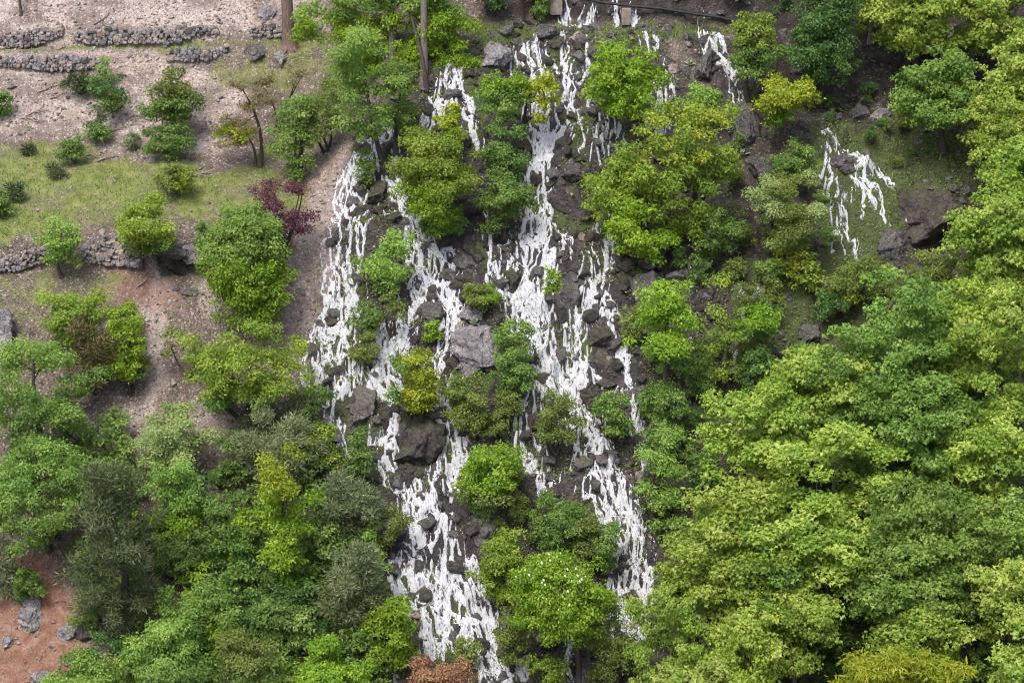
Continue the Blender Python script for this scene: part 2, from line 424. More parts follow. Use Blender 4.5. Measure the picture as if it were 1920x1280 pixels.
CASCADE = [(830, 95), (960, 58), (1240, 58), (1290, 150), (1330, 300), (1340, 480), (1330, 700), (1290, 850), (1260, 1050), (1260, 1500), (690, 1500), (700, 1250), (640, 900), (585, 740), (590, 640), (625, 480), (650, 330), (690, 220), (780, 150)]
def zones(u, v):
    wu = u + (fbm(u / 45, v / 45, 31, 3) - 0.5) * 70
    wv = v + (fbm(u / 45 + 50, v / 45, 37, 3) - 0.5) * 50
    wv2 = v + (fbm(u / 45 + 50, v / 45, 37, 3) - 0.5) * 16
    def P(pts, s=22, w=None): return smooth(-s, s, poly_sd(wu, wv if w is None else w, pts))
    cas = P(CASCADE, 25)
    for ln_ in ([(1530, 254), (1570, 287), (1623, 350), (1670, 410)], [(1556, 285), (1570, 337), (1572, 405), (1608, 498)], [(1613, 300), (1680, 347)], [(1322, 60), (1345, 110), (1390, 190)], [(1368, 500), (1400, 575)], [(1433, 498), (1420, 562)], [(1547, 520), (1547, 585)]):
        cas = np.maximum(cas, 0.95 * smooth(52, 20, line_d(wu, wv, ln_)))
    grass = P([(-900, 268), (120, 262), (250, 300), (380, 300), (480, 305), (585, 330), (560, 395), (430, 425), (250, 425), (150, 445), (40, 455), (-900, 455)], 26)
    grass = np.maximum(grass, 0.62 * P([(-900, 505), (60, 505), (215, 500), (250, 530), (215, 600), (110, 610), (-900, 590)], 24))
    grass = np.maximum(grass, 0.8 * P([(-900, 88), (170, 86), (260, 80), (420, 74), (600, 62), (640, 90), (560, 105), (420, 95), (250, 98), (-900, 102)], 7, wv2))
    grass = np.maximum(grass, 0.62 * P([(420, 92), (640, 80), (660, 260), (560, 320), (470, 300), (520, 190), (400, 170)], 24))
    grass = np.maximum(grass, 0.5 * P([(290, 505), (380, 520), (370, 545), (310, 530)], 10))
    grav = P([(-900, -900), (640, -900), (620, 50), (600, 75), (470, 85), (460, 150), (420, 270), (250, 300), (120, 250), (-900, 268)], 18)
    gully = smooth(38, 10, line_d(wu, wv, [(295, 515), (290, 600), (300, 690), (270, 760), (215, 850), (190, 900)]))
    scree = smooth(42, 14, line_d(wu, wv, [(640, 250), (600, 330), (592, 420), (585, 510), (600, 575), (560, 600)]))
    scree = np.maximum(scree, smooth(40, 10, line_d(wu, wv, [(395, 540), (410, 580)])))
    tail = smooth(46, 12, line_d(wu, wv, [(380, 790), (440, 800), (480, 870)]))
    grav = grav * (0.25 + 0.75 * smooth(0.36, 0.60, fbm(u / 55, v / 30, 83, 4)))
    grav = np.maximum.reduce([grav * (1 - 0.75 * grass), 0.75 * gully, 0.62 * scree, 0.5 * tail])
    red = P([(-900, 1030), (70, 1035), (120, 1080), (165, 1130), (150, 1210), (110, 1290), (60, 1500), (-900, 1500)], 24)
    red = np.maximum(red, 0.55 * P([(190, 505), (330, 520), (345, 580), (270, 585), (215, 560)], 16))
    red = np.maximum(red, 0.30 * smooth(25, 0, line_d(wu, wv, [(620, 270), (570, 360), (560, 430)])))
    moss = 0.68 * P([(1510, 235), (1820, 230), (1830, 330), (1700, 420), (1660, 520), (1530, 560), (1540, 400), (1500, 300)], 24)
    moss = np.maximum(moss, 0.75 * P([(1390, 490), (1560, 500), (1560, 590), (1440, 570)], 20))
    moss = np.maximum(moss, 0.9 * P([(880, 42), (1060, 44), (1180, 44), (1300, 48), (1330, 72), (1170, 78), (1060, 66), (900, 90)], 8, wv2))
    moss = np.maximum(moss, 0.55 * P([(620, 560), (700, 560), (760, 900), (690, 1000), (620, 880)], 20))
    moss = np.maximum(moss, cas * smooth(0.55, 0.75, fbm(u / 60, v / 60, 71, 3)) * 0.75)
    moss = np.maximum(moss, smooth(1300, 1380, wu) * smooth(450, 550, wv) * 0.6)
    cliff = P([(930, -900), (1060, -40), (1200, 40), (1400, 55), (1460, 170), (1540, 245), (1840, 245), (2900, 300), (2900, -900)], 16, wv2)
    cliff = np.maximum(cliff, 0.9 * smooth(1290, 1340, wu) * smooth(80, 120, wv))
    cliff = np.maximum(cliff, P([(905, -900), (905, 42), (1300, 42), (1300, -900)], 8, wv2))
    cliff = np.maximum(cliff, P([(285, 460), (395, 460), (400, 520), (290, 520)], 8, wv2))  # the hollow: dark wet soil, with its shade put into the colour
    grass = grass * (0.62 + 0.38 * smooth(0.34, 0.52, fbm(u / 40, v / 24, 87, 4)))
    return dict(grass=grass * (1 - cas), grav=grav * (1 - cas), red=red, wet=cas, moss=moss, cliff=cliff * (1 - 0.6 * cas))

ZN = zones(U0, V0)
cas = ZN['wet']
rocky = np.clip(cas + 1.0 * ZN['cliff'] + 0.6 * ZN['moss'] * (GX > 6), 0, 1.15)
f1, f2, cid = worley(GX / 0.9 + 0.5 * fbm(GX, GY, 3, 2), GY / 0.62, 11)
g1, g2, cid2 = worley(GX / 0.36, GY / 0.25, 19)
Z = Z0 + rocky * (0.80 * (cid - 0.5) * smooth(0.02, 0.30, f2 - f1) + 0.20 * (cid2 - 0.4) * smooth(0.02, 0.3, g2 - g1))
Z += (fbm(GX * 0.7, GY * 0.7, 41, 4) - 0.5) * (0.35 + 0.7 * rocky)
Z += (fbm(GX * 5, GY * 5, 43, 3) - 0.5) * (0.10 + 0.12 * rocky)
hole = smooth(-6, 14, poly_sd(U0, V0, [(292, 476), (330, 468), (388, 478), (394, 512), (340, 516), (300, 505)]))
Z -= 1.5 * hole
def blur(a, n=1):
    for _ in range(n):
        a = np.pad(a, 1, mode='edge')
        a = (a[:-2, 1:-1] + a[2:, 1:-1] + a[1:-1, :-2] + a[1:-1, 2:] + 2 * a[1:-1, 1:-1]) / 6
    return a
ZSM = blur(Z, 12)

def interp2(A, x, y):
    i = np.clip(np.searchsorted(XS, x) - 1, 0, len(XS) - 2); j = np.clip(np.searchsorted(YS, y) - 1, 0, len(YS) - 2)
    tx = np.clip((x - XS[i]) / (XS[i + 1] - XS[i]), 0, 1); ty = np.clip((y - YS[j]) / (YS[j + 1] - YS[j]), 0, 1)
    return (A[j, i] * (1 - tx) + A[j, i + 1] * tx) * (1 - ty) + (A[j + 1, i] * (1 - tx) + A[j + 1, i + 1] * tx) * ty
def ground(x, y): return interp2(Z, np.asarray(x, float), np.asarray(y, float))

def hit(u, v, A=None):
    """ground points where the map chart says (u, v); arrays in, (n,3) out"""
    A = ZSM if A is None else A
    u = np.atleast_1d(np.asarray(u, float)); v = np.atleast_1d(np.asarray(v, float))
    d = FWD + np.array([1.0, 0, 0]) * ((u - 960) / F)[:, None] + UP * ((640 - v) / F)[:, None]
    t = np.full(u.shape, 80.0); done = np.zeros(u.shape, bool)
    for _ in range(280):
        p = CAM + d * t[:, None]
        below = p[:, 2] < interp2(A, p[:, 0], p[:, 1])
        done |= below
        if done.all(): break
        t = np.where(done, t, t + 0.25)
    lo = t - 0.25; hi = t
    for _ in range(12):
        mid = (lo + hi) / 2
        p = CAM + d * mid[:, None]
        b = p[:, 2] < interp2(A, p[:, 0], p[:, 1])
        hi = np.where(b, mid, hi); lo = np.where(b, lo, mid)
    return CAM + d * hi[:, None]

nx, ny = len(XS), len(YS)
idx = np.arange(nx * ny).reshape(ny, nx)
quads = np.stack([idx[:-1, :-1], idx[:-1, 1:], idx[1:, 1:], idx[1:, :-1]], -1).reshape(-1, 4)
gm = mesh_np('hillside', np.stack([GX, GY, Z], -1).reshape(-1, 3), quads, True)
one = np.ones(nx * ny)
U1, V1 = uv_of(GX, GY, Z)
ZN = zones(U1, V1)
attr(gm, 'zoneA', np.stack([ZN['grass'].ravel(), ZN['grav'].ravel(), ZN['red'].ravel(), one], -1))
attr(gm, 'zoneB', np.stack([ZN['wet'].ravel(), ZN['moss'].ravel(), ZN['cliff'].ravel(), one], -1))
hill = obj('hillside', gm, M['ground'])
tag(hill, 'steep hillside of gravel, grass terraces, red earth and wet dark rock', kind='structure')
def zone_at(name, x, y): return interp2(ZN[name], x, y)

relabel = []                     # things whose label names their nearest landmark, written at the end
# ------------------------------------------------------------------ courses of the water
# each stream: width and a course (chart points); strands of water are traced down the course, bending round the rocks
streams = {
 'upper_left_trickles': [
  (22, [(850, 118), (835, 160), (815, 195), (810, 240)]), (22, [(850, 122), (862, 190), (872, 215), (895, 260), (902, 290)]),
  (14, [(812, 190), (800, 225), (790, 245)]), (14, [(885, 185), (872, 205), (862, 215)])],
 'left_stream': [
  (34, [(735, 205), (725, 260), (716, 300), (722, 325)]), (44, [(700, 300), (668, 320), (657, 350), (664, 400), (655, 460), (645, 500), (640, 520)]),
  (40, [(640, 520), (655, 560), (640, 600), (632, 640), (618, 690), (622, 755)]), (26, [(640, 590), (605, 625), (600, 690), (597, 740)]),
  (24, [(652, 520), (665, 545), (650, 600), (645, 660), (645, 740)]), (16, [(625, 480), (618, 530), (630, 560)]),
  (16, [(620, 750), (632, 800), (640, 850), (650, 900)])],
 'second_stream': [
  (38, [(722, 325), (745, 360), (765, 390), (783, 427), (790, 460), (800, 494), (817, 534), (833, 570), (853, 604), (847, 634), (837, 667), (832, 700), (838, 760), (852, 785), (852, 825), (832, 862), (820, 890)]),
  (30, [(735, 345), (770, 378), (800, 400), (790, 430)]), (22, [(800, 440), (840, 477), (857, 514), (853, 544), (867, 570), (850, 600)]),
  (26, [(795, 500), (775, 540), (782, 560), (768, 590), (774, 618), (745, 640)]), (30, [(742, 630), (738, 655), (702, 680), (723, 727), (738, 760), (748, 790), (727, 820), (715, 858), (740, 873), (767, 893), (777, 920), (773, 940), (800, 962)]),
  (14, [(730, 600), (725, 640), (700, 678)]), (18, [(690, 680), (670, 690), (680, 715), (715, 720)]), (20, [(860, 770), (868, 820), (845, 860), (838, 905), (838, 930)]),
  (24, [(818, 880), (806, 905), (803, 935), (800, 955)])],
 'lower_left_fall': [
  (46, [(790, 945), (815, 975), (826, 1000), (826, 1030), (820, 1055)]), (22, [(765, 935), (785, 965), (770, 985), (800, 1000)]),
  (26, [(745, 1030), (738, 1060), (738, 1090), (752, 1118), (790, 1140)]), (18, [(745, 1035), (775, 1050), (790, 1075), (800, 1100)]), (50, [(800, 1045), (800, 1080), (805, 1120), (815, 1180), (835, 1200)]),
  (46, [(828, 1045), (860, 1090), (890, 1120), (915, 1155), (940, 1190)]), (50, [(820, 1050), (835, 1100), (860, 1150), (885, 1195), (905, 1215)]), (36, [(780, 1080), (795, 1130), (810, 1180)]),
  (30, [(800, 1180), (803, 1210), (803, 1240)]), (34, [(905, 1195), (925, 1230), (950, 1260), (975, 1290)]), (22, [(725, 1215), (730, 1245), (745, 1290)]), (14, [(745, 1225), (740, 1260)]),
  (24, [(895, 1210), (900, 1240), (915, 1270)])],
 'middle_stream': [
  (30, [(990, 72), (1005, 100), (1018, 125), (1018, 145), (1005, 175), (1015, 215), (1023, 253)]), (20, [(972, 80), (960, 110), (963, 140)]),
  (20, [(915, 395), (917, 454), (923, 494), (935, 526), (952, 552), (972, 565)]),
  (40, [(1025, 250), (1012, 300), (1003, 327), (1007, 367), (1012, 410), (995, 440), (977, 460), (993, 494), (987, 524), (967, 545), (975, 575), (993, 604), (1010, 634), (1017, 667), (1040, 690), (1067, 727), (1087, 760), (1113, 794), (1123, 827), (1123, 855), (1113, 886)]),
  (30, [(1008, 420), (1030, 455), (1033, 475), (1018, 505), (1015, 545), (1020, 570), (1022, 600)]), (20, [(1020, 240), (1000, 300), (985, 330), (995, 380)]),
  (22, [(970, 560), (1000, 590), (1025, 650), (1055, 690), (1085, 720)]), (16, [(1040, 670), (1075, 705), (1100, 740)]),
  (38, [(1113, 880), (1130, 913), (1150, 946), (1170, 976), (1187, 1000), (1195, 1050), (1190, 1120), (1195, 1180), (1200, 1250)]), (22, [(1140, 860), (1157, 886), (1180, 926), (1203, 970), (1210, 1000)]), (18, [(1100, 920), (1120, 950), (1145, 975)]),
  (20, [(1005, 715), (993, 747), (977, 790), (978, 827), (1005, 854), (1023, 886), (1042, 912)]), (14, [(980, 840), (986, 870), (987, 896)]), (14, [(1045, 780), (1050, 840)]), (16, [(1107, 1060), (1107, 1085), (1113, 1112)]),
  (22, [(1160, 1085), (1148, 1110), (1150, 1135), (1163, 1163), (1188, 1186), (1200, 1235)]), (24, [(1215, 1050), (1205, 1090), (1225, 1130)]), (18, [(1082, 1215), (1065, 1245), (1050, 1270), (1040, 1300)])],
 'upper_middle_rills': [
  (14, [(1060, 58), (1062, 90), (1070, 130), (1072, 165), (1068, 205), (1080, 215)]), (12, [(1105, 70), (1100, 100), (1090, 130), (1072, 145)]),
  (10, [(1122, 165), (1105, 190), (1083, 213), (1073, 233), (1045, 252), (1025, 262)]), (9, [(1122, 190), (1133, 213), (1133, 250), (1140, 290)]), (9, [(1085, 225), (1093, 267), (1080, 290)]),
  (9, [(1162, 200), (1155, 240), (1160, 280)]), (8, [(1133, 235), (1115, 262), (1110, 300)]), (8, [(1150, 215), (1140, 245)]), (7, [(1040, 215), (1035, 260)])],
 'right_stream': [
  (30, [(1155, 395), (1140, 430), (1130, 477), (1117, 517), (1103, 557), (1087, 574), (1083, 614), (1090, 654), (1103, 687), (1095, 712), (1078, 740)]),
  (20, [(1122, 545), (1117, 587), (1140, 598), (1153, 627), (1173, 660), (1177, 694), (1187, 727), (1190, 760), (1200, 794), (1210, 830), (1215, 880)]), (16, [(1102, 690), (1118, 712), (1125, 735)]), (14, [(1165, 720), (1150, 745)])],
 'upper_right_stream': [
  (20, [(1207, 62), (1220, 85), (1230, 100)]), (24, [(1250, 130), (1235, 160), (1247, 197), (1240, 250)]), (10, [(1235, 100), (1245, 130)]), (14, [(1340, 385), (1342, 430), (1335, 470)]), (10, [(1300, 503), (1292, 535)])],
 'cliff_fall': [(26, [(1322, 62), (1328, 95), (1350, 120), (1378, 148)]), (16, [(1335, 62), (1345, 105), (1365, 135)]), (9, [(1378, 150), (1386, 190), (1395, 215)])],
 'right_moss_cascade': [
  (7, [(1535, 254), (1557, 260), (1570, 287), (1600, 313), (1623, 350), (1653, 370), (1668, 400), (1672, 425)]), (6, [(1560, 270), (1585, 295), (1612, 330), (1630, 362), (1648, 388)]),
  (6, [(1572, 285), (1590, 300), (1612, 306), (1640, 322)]), (7, [(1557, 287), (1558, 315), (1572, 337), (1567, 380), (1573, 405), (1582, 430), (1592, 452), (1605, 468), (1608, 498)]), (6, [(1562, 300), (1552, 335), (1560, 370), (1556, 400)]),
  (5, [(1613, 300), (1650, 320), (1680, 347)]), (6, [(1575, 305), (1600, 320), (1622, 355), (1626, 390)]), (5, [(1693, 400), (1705, 432)]), (5, [(1620, 380), (1622, 420)]), (5, [(1582, 430), (1560, 440), (1555, 470)]), (5, [(1600, 315), (1598, 345), (1590, 375)]), (5, [(1573, 400), (1560, 430), (1565, 460)]), (5, [(1590, 440), (1612, 455), (1618, 480)]), (5, [(1550, 262), (1548, 300), (1540, 330)]),
  (9, [(1547, 520), (1547, 585)])],
 'thicket_rills': [
  (11, [(1368, 502), (1388, 545), (1398, 562), (1402, 580)]), (10, [(1435, 498), (1428, 530), (1420, 562)]), (11, [(1390, 620), (1380, 660), (1370, 695)]),
  (14, [(1600, 625), (1603, 700)]), (12, [(1665, 600), (1668, 650)]), (18, [(1383, 1140), (1378, 1180), (1390, 1215), (1372, 1250)]), (18, [(1430, 1200), (1440, 1240)]), (14, [(1318, 1165), (1335, 1230), (1350, 1260)]), (14, [(1535, 1150), (1550, 1185)]),
  (18, [(1695, 1065), (1702, 1090)]), (16, [(1730, 1180), (1732, 1200)]), (18, [(1330, 1045), (1338, 1065)]), (14, [(1280, 730), (1285, 780)])],
 'water_behind_the_pipe': [(16, [(1060, -8), (1056, 30), (1062, 48)]), (14, [(1110, 5), (1108, 35), (1085, 50)]), (12, [(1157, -8), (1153, 44)]), (16, [(1195, 5), (1182, 46)]), (8, [(1060, 46), (1100, 50)]), (14, [(1780, 50), (1788, 100)]), (8, [(1793, 45), (1800, 85)]), (10, [(1310, 25), (1318, 45)])],
}

# ------------------------------------------------------------------ rocks
rng = np.random.default_rng(7)
def icosphere(sub):
    p = (1 + 5 ** 0.5) / 2
    v = [(-1, p, 0), (1, p, 0), (-1, -p, 0), (1, -p, 0), (0, -1, p), (0, 1, p), (0, -1, -p), (0, 1, -p), (p, 0, -1), (p, 0, 1), (-p, 0, -1), (-p, 0, 1)]
    f = [(0, 11, 5), (0, 5, 1), (0, 1, 7), (0, 7, 10), (0, 10, 11), (1, 5, 9), (5, 11, 4), (11, 10, 2), (10, 7, 6), (7, 1, 8), (3, 9, 4), (3, 4, 2), (3, 2, 6), (3, 6, 8), (3, 8, 9), (4, 9, 5), (2, 4, 11), (6, 2, 10), (8, 6, 7), (9, 8, 1)]
    v = [np.array(a) / np.linalg.norm(a) for a in v]
    for _ in range(sub):
        cache = {}; nf = []
        def midp(a, b):
            k = (min(a, b), max(a, b))
            if k not in cache:
                m = v[a] + v[b]; v.append(m / np.linalg.norm(m)); cache[k] = len(v) - 1
            return cache[k]
        for a, b, c in f:
            ab, bc, ca = midp(a, b), midp(b, c), midp(c, a)
            nf += [(a, ab, ca), (b, bc, ab), (c, ca, bc), (ab, bc, ca)]
        f = nf
    return np.array(v), np.array(f)
ICO = {s: icosphere(s) for s in (0, 1, 2, 4)}

def noise3(p, seed, sc):
    return (vnoise(p[:, 0] * sc + 31 + seed, p[:, 1] * sc + 7, seed) + vnoise(p[:, 1] * sc + 3, p[:, 2] * sc + 11 + seed, seed + 1) + vnoise(p[:, 2] * sc + 5, p[:, 0] * sc + 23, seed + 2)) / 3 - 0.5

def rock_verts(sub, seed, cuts=13, lo=0.38, hi=0.82):
    r = np.random.default_rng(seed)
    v = ICO[sub][0].copy()
    for _ in range(cuts):
        n = r.normal(size=3); n /= np.linalg.norm(n); d = r.uniform(lo, hi)
        k = v @ n - d
        v -= np.where(k > 0, k, 0)[:, None] * n
    if sub >= 4:
        nn = v / np.linalg.norm(v, axis=1)[:, None]
        v += nn * (0.14 * noise3(v, seed, 2.2) + 0.26 * noise3(v, seed + 9, 4.5) - 0.34 * np.abs(noise3(v, seed + 29, 6)) + 0.12 * noise3(v, seed + 19, 13))[:, None]
        # strata: shallow ledges across the block
        ax = r.normal(size=3); ax /= np.linalg.norm(ax); h = v @ ax * 6 + 2 * noise3(v, seed + 3, 2)
        v += nn * (0.07 * np.abs((h % 1) - 0.5))[:, None]
    elif sub == 2:
        v += v * (0.18 * noise3(v, seed, 3.0))[:, None]
    else:
        v += r.normal(size=v.shape) * 0.05
    return v
ROCK = {s: [rock_verts(s, 100 * s + i) for i in range(n)] for s, n in ((0, 14), (1, 14), (2, 14), (4, 9))}
def wall_stone(seed):
    r = np.random.default_rng(seed); v = ICO[1][0].copy()
    v = np.sign(v) * np.abs(v) ** 0.62; v *= 1 + 0.22 * noise3(v, seed, 1.7)[:, None]
    n = norm_(r.normal(size=3)); k = v @ n - 0.75; v -= np.where(k > 0, k, 0)[:, None] * n
    return v + r.normal(size=v.shape) * 0.04
def norm_(a): return a / np.linalg.norm(a)
ROCK['wall'] = [wall_stone(900 + i) for i in range(14)]; ICO['wall'] = ICO[1]
_rm = {}
def rock_mesh(sub, i, mat):
    k = (sub, i, mat)
    if k not in _rm:
        _rm[k] = mesh_np('rock', ROCK[sub][i], ICO[sub][1], sub == 4); _rm[k].materials.append(M[mat])
    return _rm[k]

# boulders one can point at: outline in chart units, material, label
SLOPE_T = R(-38)
boulders = [
    (896, 86, 952, 132, 'grey_rock', 'large pale boulder left of where the top streams spill over', 0),
    (1002, 46, 1042, 74, 'dark_rock', 'dark rounded boulder on the grassy ledge under the pipe', 0),
    (1066, 60, 1094, 80, 'tan_rock', 'tan boulder on the lip of the ledge between two top streams', 0),
    (1684, 336, 1806, 452, 'wet_rock', 'huge dark angular boulder on mossy slope at right', 0),
    (1636, 424, 1716, 482, 'dark_rock', 'broad dark rock below the huge boulder at right', 0),
    (846, 608, 936, 690, 'grey_rock', 'big pale-topped boulder splitting the central streams', 0),
    (1176, 486, 1266, 592, 'dark_rock', 'long leaning rock slab right of the middle stream', -38),
    (1042, 512, 1086, 582, 'dark_rock', 'upright grey block beside the slender sapling in the cascade', 0),
    (1094, 606, 1148, 660, 'wet_rock', 'rounded wet boulder between two thin right-hand streams', 0),
    (742, 788, 826, 880, 'wet_rock', 'massive dark rock face between the two left streams', 0),
    (786, 562, 828, 602, 'dark_rock', 'purple-grey boulder in the left cascade above the small round bush', 0),
    (862, 572, 905, 606, 'grey_rock', 'pale rock under the small bush above the big central boulder', 0),
    (465, 80, 500, 112, 'dark_rock', 'dark round boulder at the end of the second terrace wall', 0),
    (482, 8, 520, 44, 'grey_rock', 'pointed grey boulder on the gravel left of the pine trunk', 0),
    (515, 92, 535, 120, 'grey_rock', 'small grey boulder just below the pine trunk', 0),
    (92, 76, 120, 96, 'tan_rock', 'square tan block on the path below the top left wall', 0),
    (338, 438, 380, 492, 'grey_rock', 'smooth grey boulder leaning over the dark hollow', 20),
    (264, 460, 350, 486, 'dark_rock', 'flat dark slab roofing the hollow at the end of the wall', 0),
    (1378, 194, 1424, 292, 'dark_rock', 'tall rugged outcrop beside the yellow tree at upper right', 15),
    (1398, 288, 1462, 352, 'dark_rock', 'grey rock step below the rugged outcrop at upper right', 0),
    (1300, 94, 1344, 156, 'dark_rock', 'lumpy boulder left of the upper right waterfall', 0),
    (1494, 598, 1546, 652, 'dark_rock', 'brown-grey boulder at the edge of the maple wood', 0),
    (1438, 552, 1488, 590, 'dark_rock', 'cracked dark rock above the vivid fan-shaped shrub', 0),
    (34, 1138, 74, 1178, 'grey_rock', 'pale jagged boulder on the red earth at lower left', 0),
    (106, 1162, 142, 1200, 'grey_rock', 'grey boulder beside the dark juniper on red earth', 0),
    (38, 1104, 74, 1140, 'grey_rock', 'grey boulder just above the pale jagged one on red earth', 0),
    (136, 1160, 176, 1210, 'dark_rock', 'dark block under the big juniper at lower left', 0),
    (2, 1194, 22, 1216, 'grey_rock', 'small upright pale stone at the left edge on red earth', 0),
    (56, 1256, 90, 1284, 'grey_rock', 'flat grey boulder in the lower left corner', 0),
    (-60, 585, 32, 690, 'grey_rock', 'lichen-covered pale outcrop on the left edge', 0),
    (654, 716, 716, 800, 'dark_rock', 'brown crag between the far left fan and the next stream', 0),
    (740, 862, 790, 905, 'wet_rock', 'dark wet boulder under the bend of the left stream', 0),
    (1088, 718, 1130, 762, 'wet_rock', 'dark boulder right of the middle stream below the fork', 0),
    (945, 498, 975, 540, 'wet_rock', 'red-brown boulder left of the middle stream', 0),
    (855, 470, 905, 515, 'dark_rock', 'brown boulder between left and middle streams', 0),
    (1040, 300, 1085, 345, 'dark_rock', 'grey rock shelf right of the middle stream near the yellow tree', 0),
    (970, 240, 992, 272, 'grey_rock', 'pale stone showing between the tall trees mid-stream', 0),
    (1252, 118, 1270, 142, 'tan_rock', 'small cream boulder at the upper right stream', 0),
    (340, 540, 372, 556, 'dark_rock', 'small dark boulder on the brown slope below the hollow', 0),
    (690, 330, 735, 385, 'wet_rock', 'dark wet mass between the two left streams under the maples', 0),
    (1150, 1190, 1190, 1240, 'wet_rock', 'dark wet boulder at the foot of the right stream', 0),
    (1080, 1225, 1112, 1280, 'dark_rock', 'brown rock beside the flowering tree trunk', 0),
    (880, 940, 945, 1010, 'dark_rock', 'shadowed crag below the leafy shrub in the centre', 0),
    (1560, 280, 1600, 325, 'dark_rock', 'dark rock at the head of the small right-hand cascade', 0),
    (1590, 195, 1625, 232, 'dark_rock', 'pale-edged rock under the dark cliff at upper right', 0),
    (1625, 205, 1668, 235, 'grey_rock', 'low grey rock on the moss ledge at upper right', 0),
]
bump_list = []
for i, (x0, y0, x1, y1, mat, label, roll) in enumerate(boulders):
    p = hit((x0 + x1) / 2, y0 * 0.35 + y1 * 0.65)[0]
    sc = F / ((p - CAM) @ FWD)
    sx = (x1 - x0) / sc / 2 * 1.42; sz = (y1 - y0) / sc / 2 * 1.38
    o = obj('boulder', rock_mesh(4, i % 9, mat), loc=p + np.array([0, 0.10 * sx, 0.06 * sz]))
    o.scale = (sx, min(sx, sz) * 1.05 + 0.1 * max(sx, sz), sz)
    o.rotation_euler = (R(random.Random(i).uniform(-25, 10)), R(-roll) if roll else R(random.Random(i).uniform(-12, 12)), R(random.Random(i + 50).uniform(-30, 30)))
    tag(o, label, 'boulder')
    bump_list.append((p[0], p[1], max(sx, 0.2)))

# rocks lying in the cascade bed
cand = []
tries = 9000
cx = rng.uniform(-8.2, 8.5, tries); cy = rng.uniform(-14, 14, tries)
ck = zone_at('wet', cx, cy)
sz = 0.075 + 0.34 * rng.power(0.35, tries) ** 2.0
sz = np.where(rng.random(tries) < 0.72, rng.uniform(0.07, 0.15, tries), rng.uniform(0.14, 0.42, tries))
keep = (ck > 0.35) & (rng.random(tries) < 0.8)
cx, cy, sz = cx[keep], cy[keep], sz[keep]
order = np.argsort(-sz)
cx, cy, sz = cx[order], cy[order], sz[order]
rock_pos = np.stack([cx, cy, ground(cx, cy)], -1)
ru, rv, _ = project(rock_pos)
core = np.full(len(cx), 9.0)
for ss in streams.values():
    for width, pts in ss: core = np.minimum(core, line_d(ru, rv, pts) / (width * 0.55))
inview = ((core > 0.8) | (rng.random(len(cx)) < 0.22)) & (ru > 560) & (ru < 1360) & (rv > 40) & (rv < 1300)
indiv = np.zeros(len(cx), bool); indiv[np.where(inview)[0][:290]] = True
for j in np.where(indiv)[0]:
    mat = 'wet_rock' if rng.random() < 0.62 else 'dark_rock'
    o = obj('cascade_rock', rock_mesh(2, j % 14, mat), loc=rock_pos[j] + np.array([0, 0, sz[j] * 0.12]))
    s = sz[j]; o.scale = (s * rng.uniform(0.85, 1.35), s * rng.uniform(0.8, 1.1), s * rng.uniform(0.65, 1.0))
    o.rotation_euler = (R(rng.uniform(-50, 10)), R(rng.uniform(-20, 20)), R(rng.uniform(0, 360)))
    tag(o, 'dark wet rock lying in the bed of the cascade', 'rock', 'rocks lying in the cascade bed')
    relabel.append((o, f"{'big' if sz[j] > 0.3 else 'mid-sized' if sz[j] > 0.2 else 'small'} {'black wet' if mat == 'wet_rock' else 'purple-grey'} rock", ru[j], rv[j], None))
    bump_list.append((cx[j], cy[j], s))

def scatter_rocks(name, pos, size, mats, label, rs, flat=0.75):
    """many stones too small to pick apart, one mesh"""
    V, Fc = [], []
    off = 0
    for p, s in zip(pos, size):
        i_ = rs.integers(14); sub = 1 if s > 0.17 else 0
        v = ROCK[sub][i_]; f = ICO[sub][1]
        a = rs.uniform(0, 6.28); c, sn = math.cos(a), math.sin(a)
        q = v * np.array([rs.uniform(0.8, 1.3), rs.uniform(0.8, 1.2), rs.uniform(flat - 0.2, flat + 0.2)]) * s
        q = np.stack([q[:, 0] * c - q[:, 1] * sn, q[:, 0] * sn + q[:, 1] * c, q[:, 2]], -1)
        b = rs.uniform(-0.9, 0.1); c, sn = math.cos(b), math.sin(b)
        q = np.stack([q[:, 0], q[:, 1] * c - q[:, 2] * -sn, q[:, 1] * -sn + q[:, 2] * c], -1)
        V.append(q + p); Fc.append(f + off); off += len(v)
    m = mesh_np(name, np.concatenate(V), np.concatenate(Fc))
    o = obj(name, m, M[mats]); tag(o, label, kind='stuff')
    return o
crs = np.random.default_rng(55)
xx = crs.uniform(-2, 19, 9000); yy = crs.uniform(-6, 14.5, 9000)
kk = crs.random(9000) < np.clip(0.30 * zone_at('cliff', xx, yy) + 0.24 * zone_at('moss', xx, yy) * (xx > 6), 0, 1) * (1 - zone_at('wet', xx, yy))
xx, yy = xx[kk], yy[kk]; ss_ = crs.uniform(0.06, 0.15, len(xx)) * np.where(crs.random(len(xx)) < 0.18, 2.2, 1)
scatter_rocks('cliff_rubble', np.stack([xx, yy, ground(xx, yy)], -1), ss_, 'dark_rock', 'dark broken stones on the cliff and mossy slope at right', crs)

# ------------------------------------------------------------------ the falling water
# small stones, washed out of the courses of the water
rest = np.where(~indiv & ((core > 1) | (rng.random(len(cx)) < 0.25)))[0]; third = rng.random(len(rest))
scatter_rocks('cascade_rubble', rock_pos[rest[third < 0.5]], sz[rest[third < 0.5]], 'wet_rock', 'small black wet stones strewn over the cascade bed', rng)
scatter_rocks('cascade_rubble', rock_pos[rest[(third >= 0.5) & (third < 0.88)]], sz[rest[(third >= 0.5) & (third < 0.88)]], 'dark_rock', 'small purple-grey stones strewn over the cascade bed', rng)
scatter_rocks('cascade_rubble', rock_pos[rest[third >= 0.88]], sz[rest[third >= 0.88]] * 0.8, 'brown_gravel', 'small brown stones strewn over the cascade bed', rng)

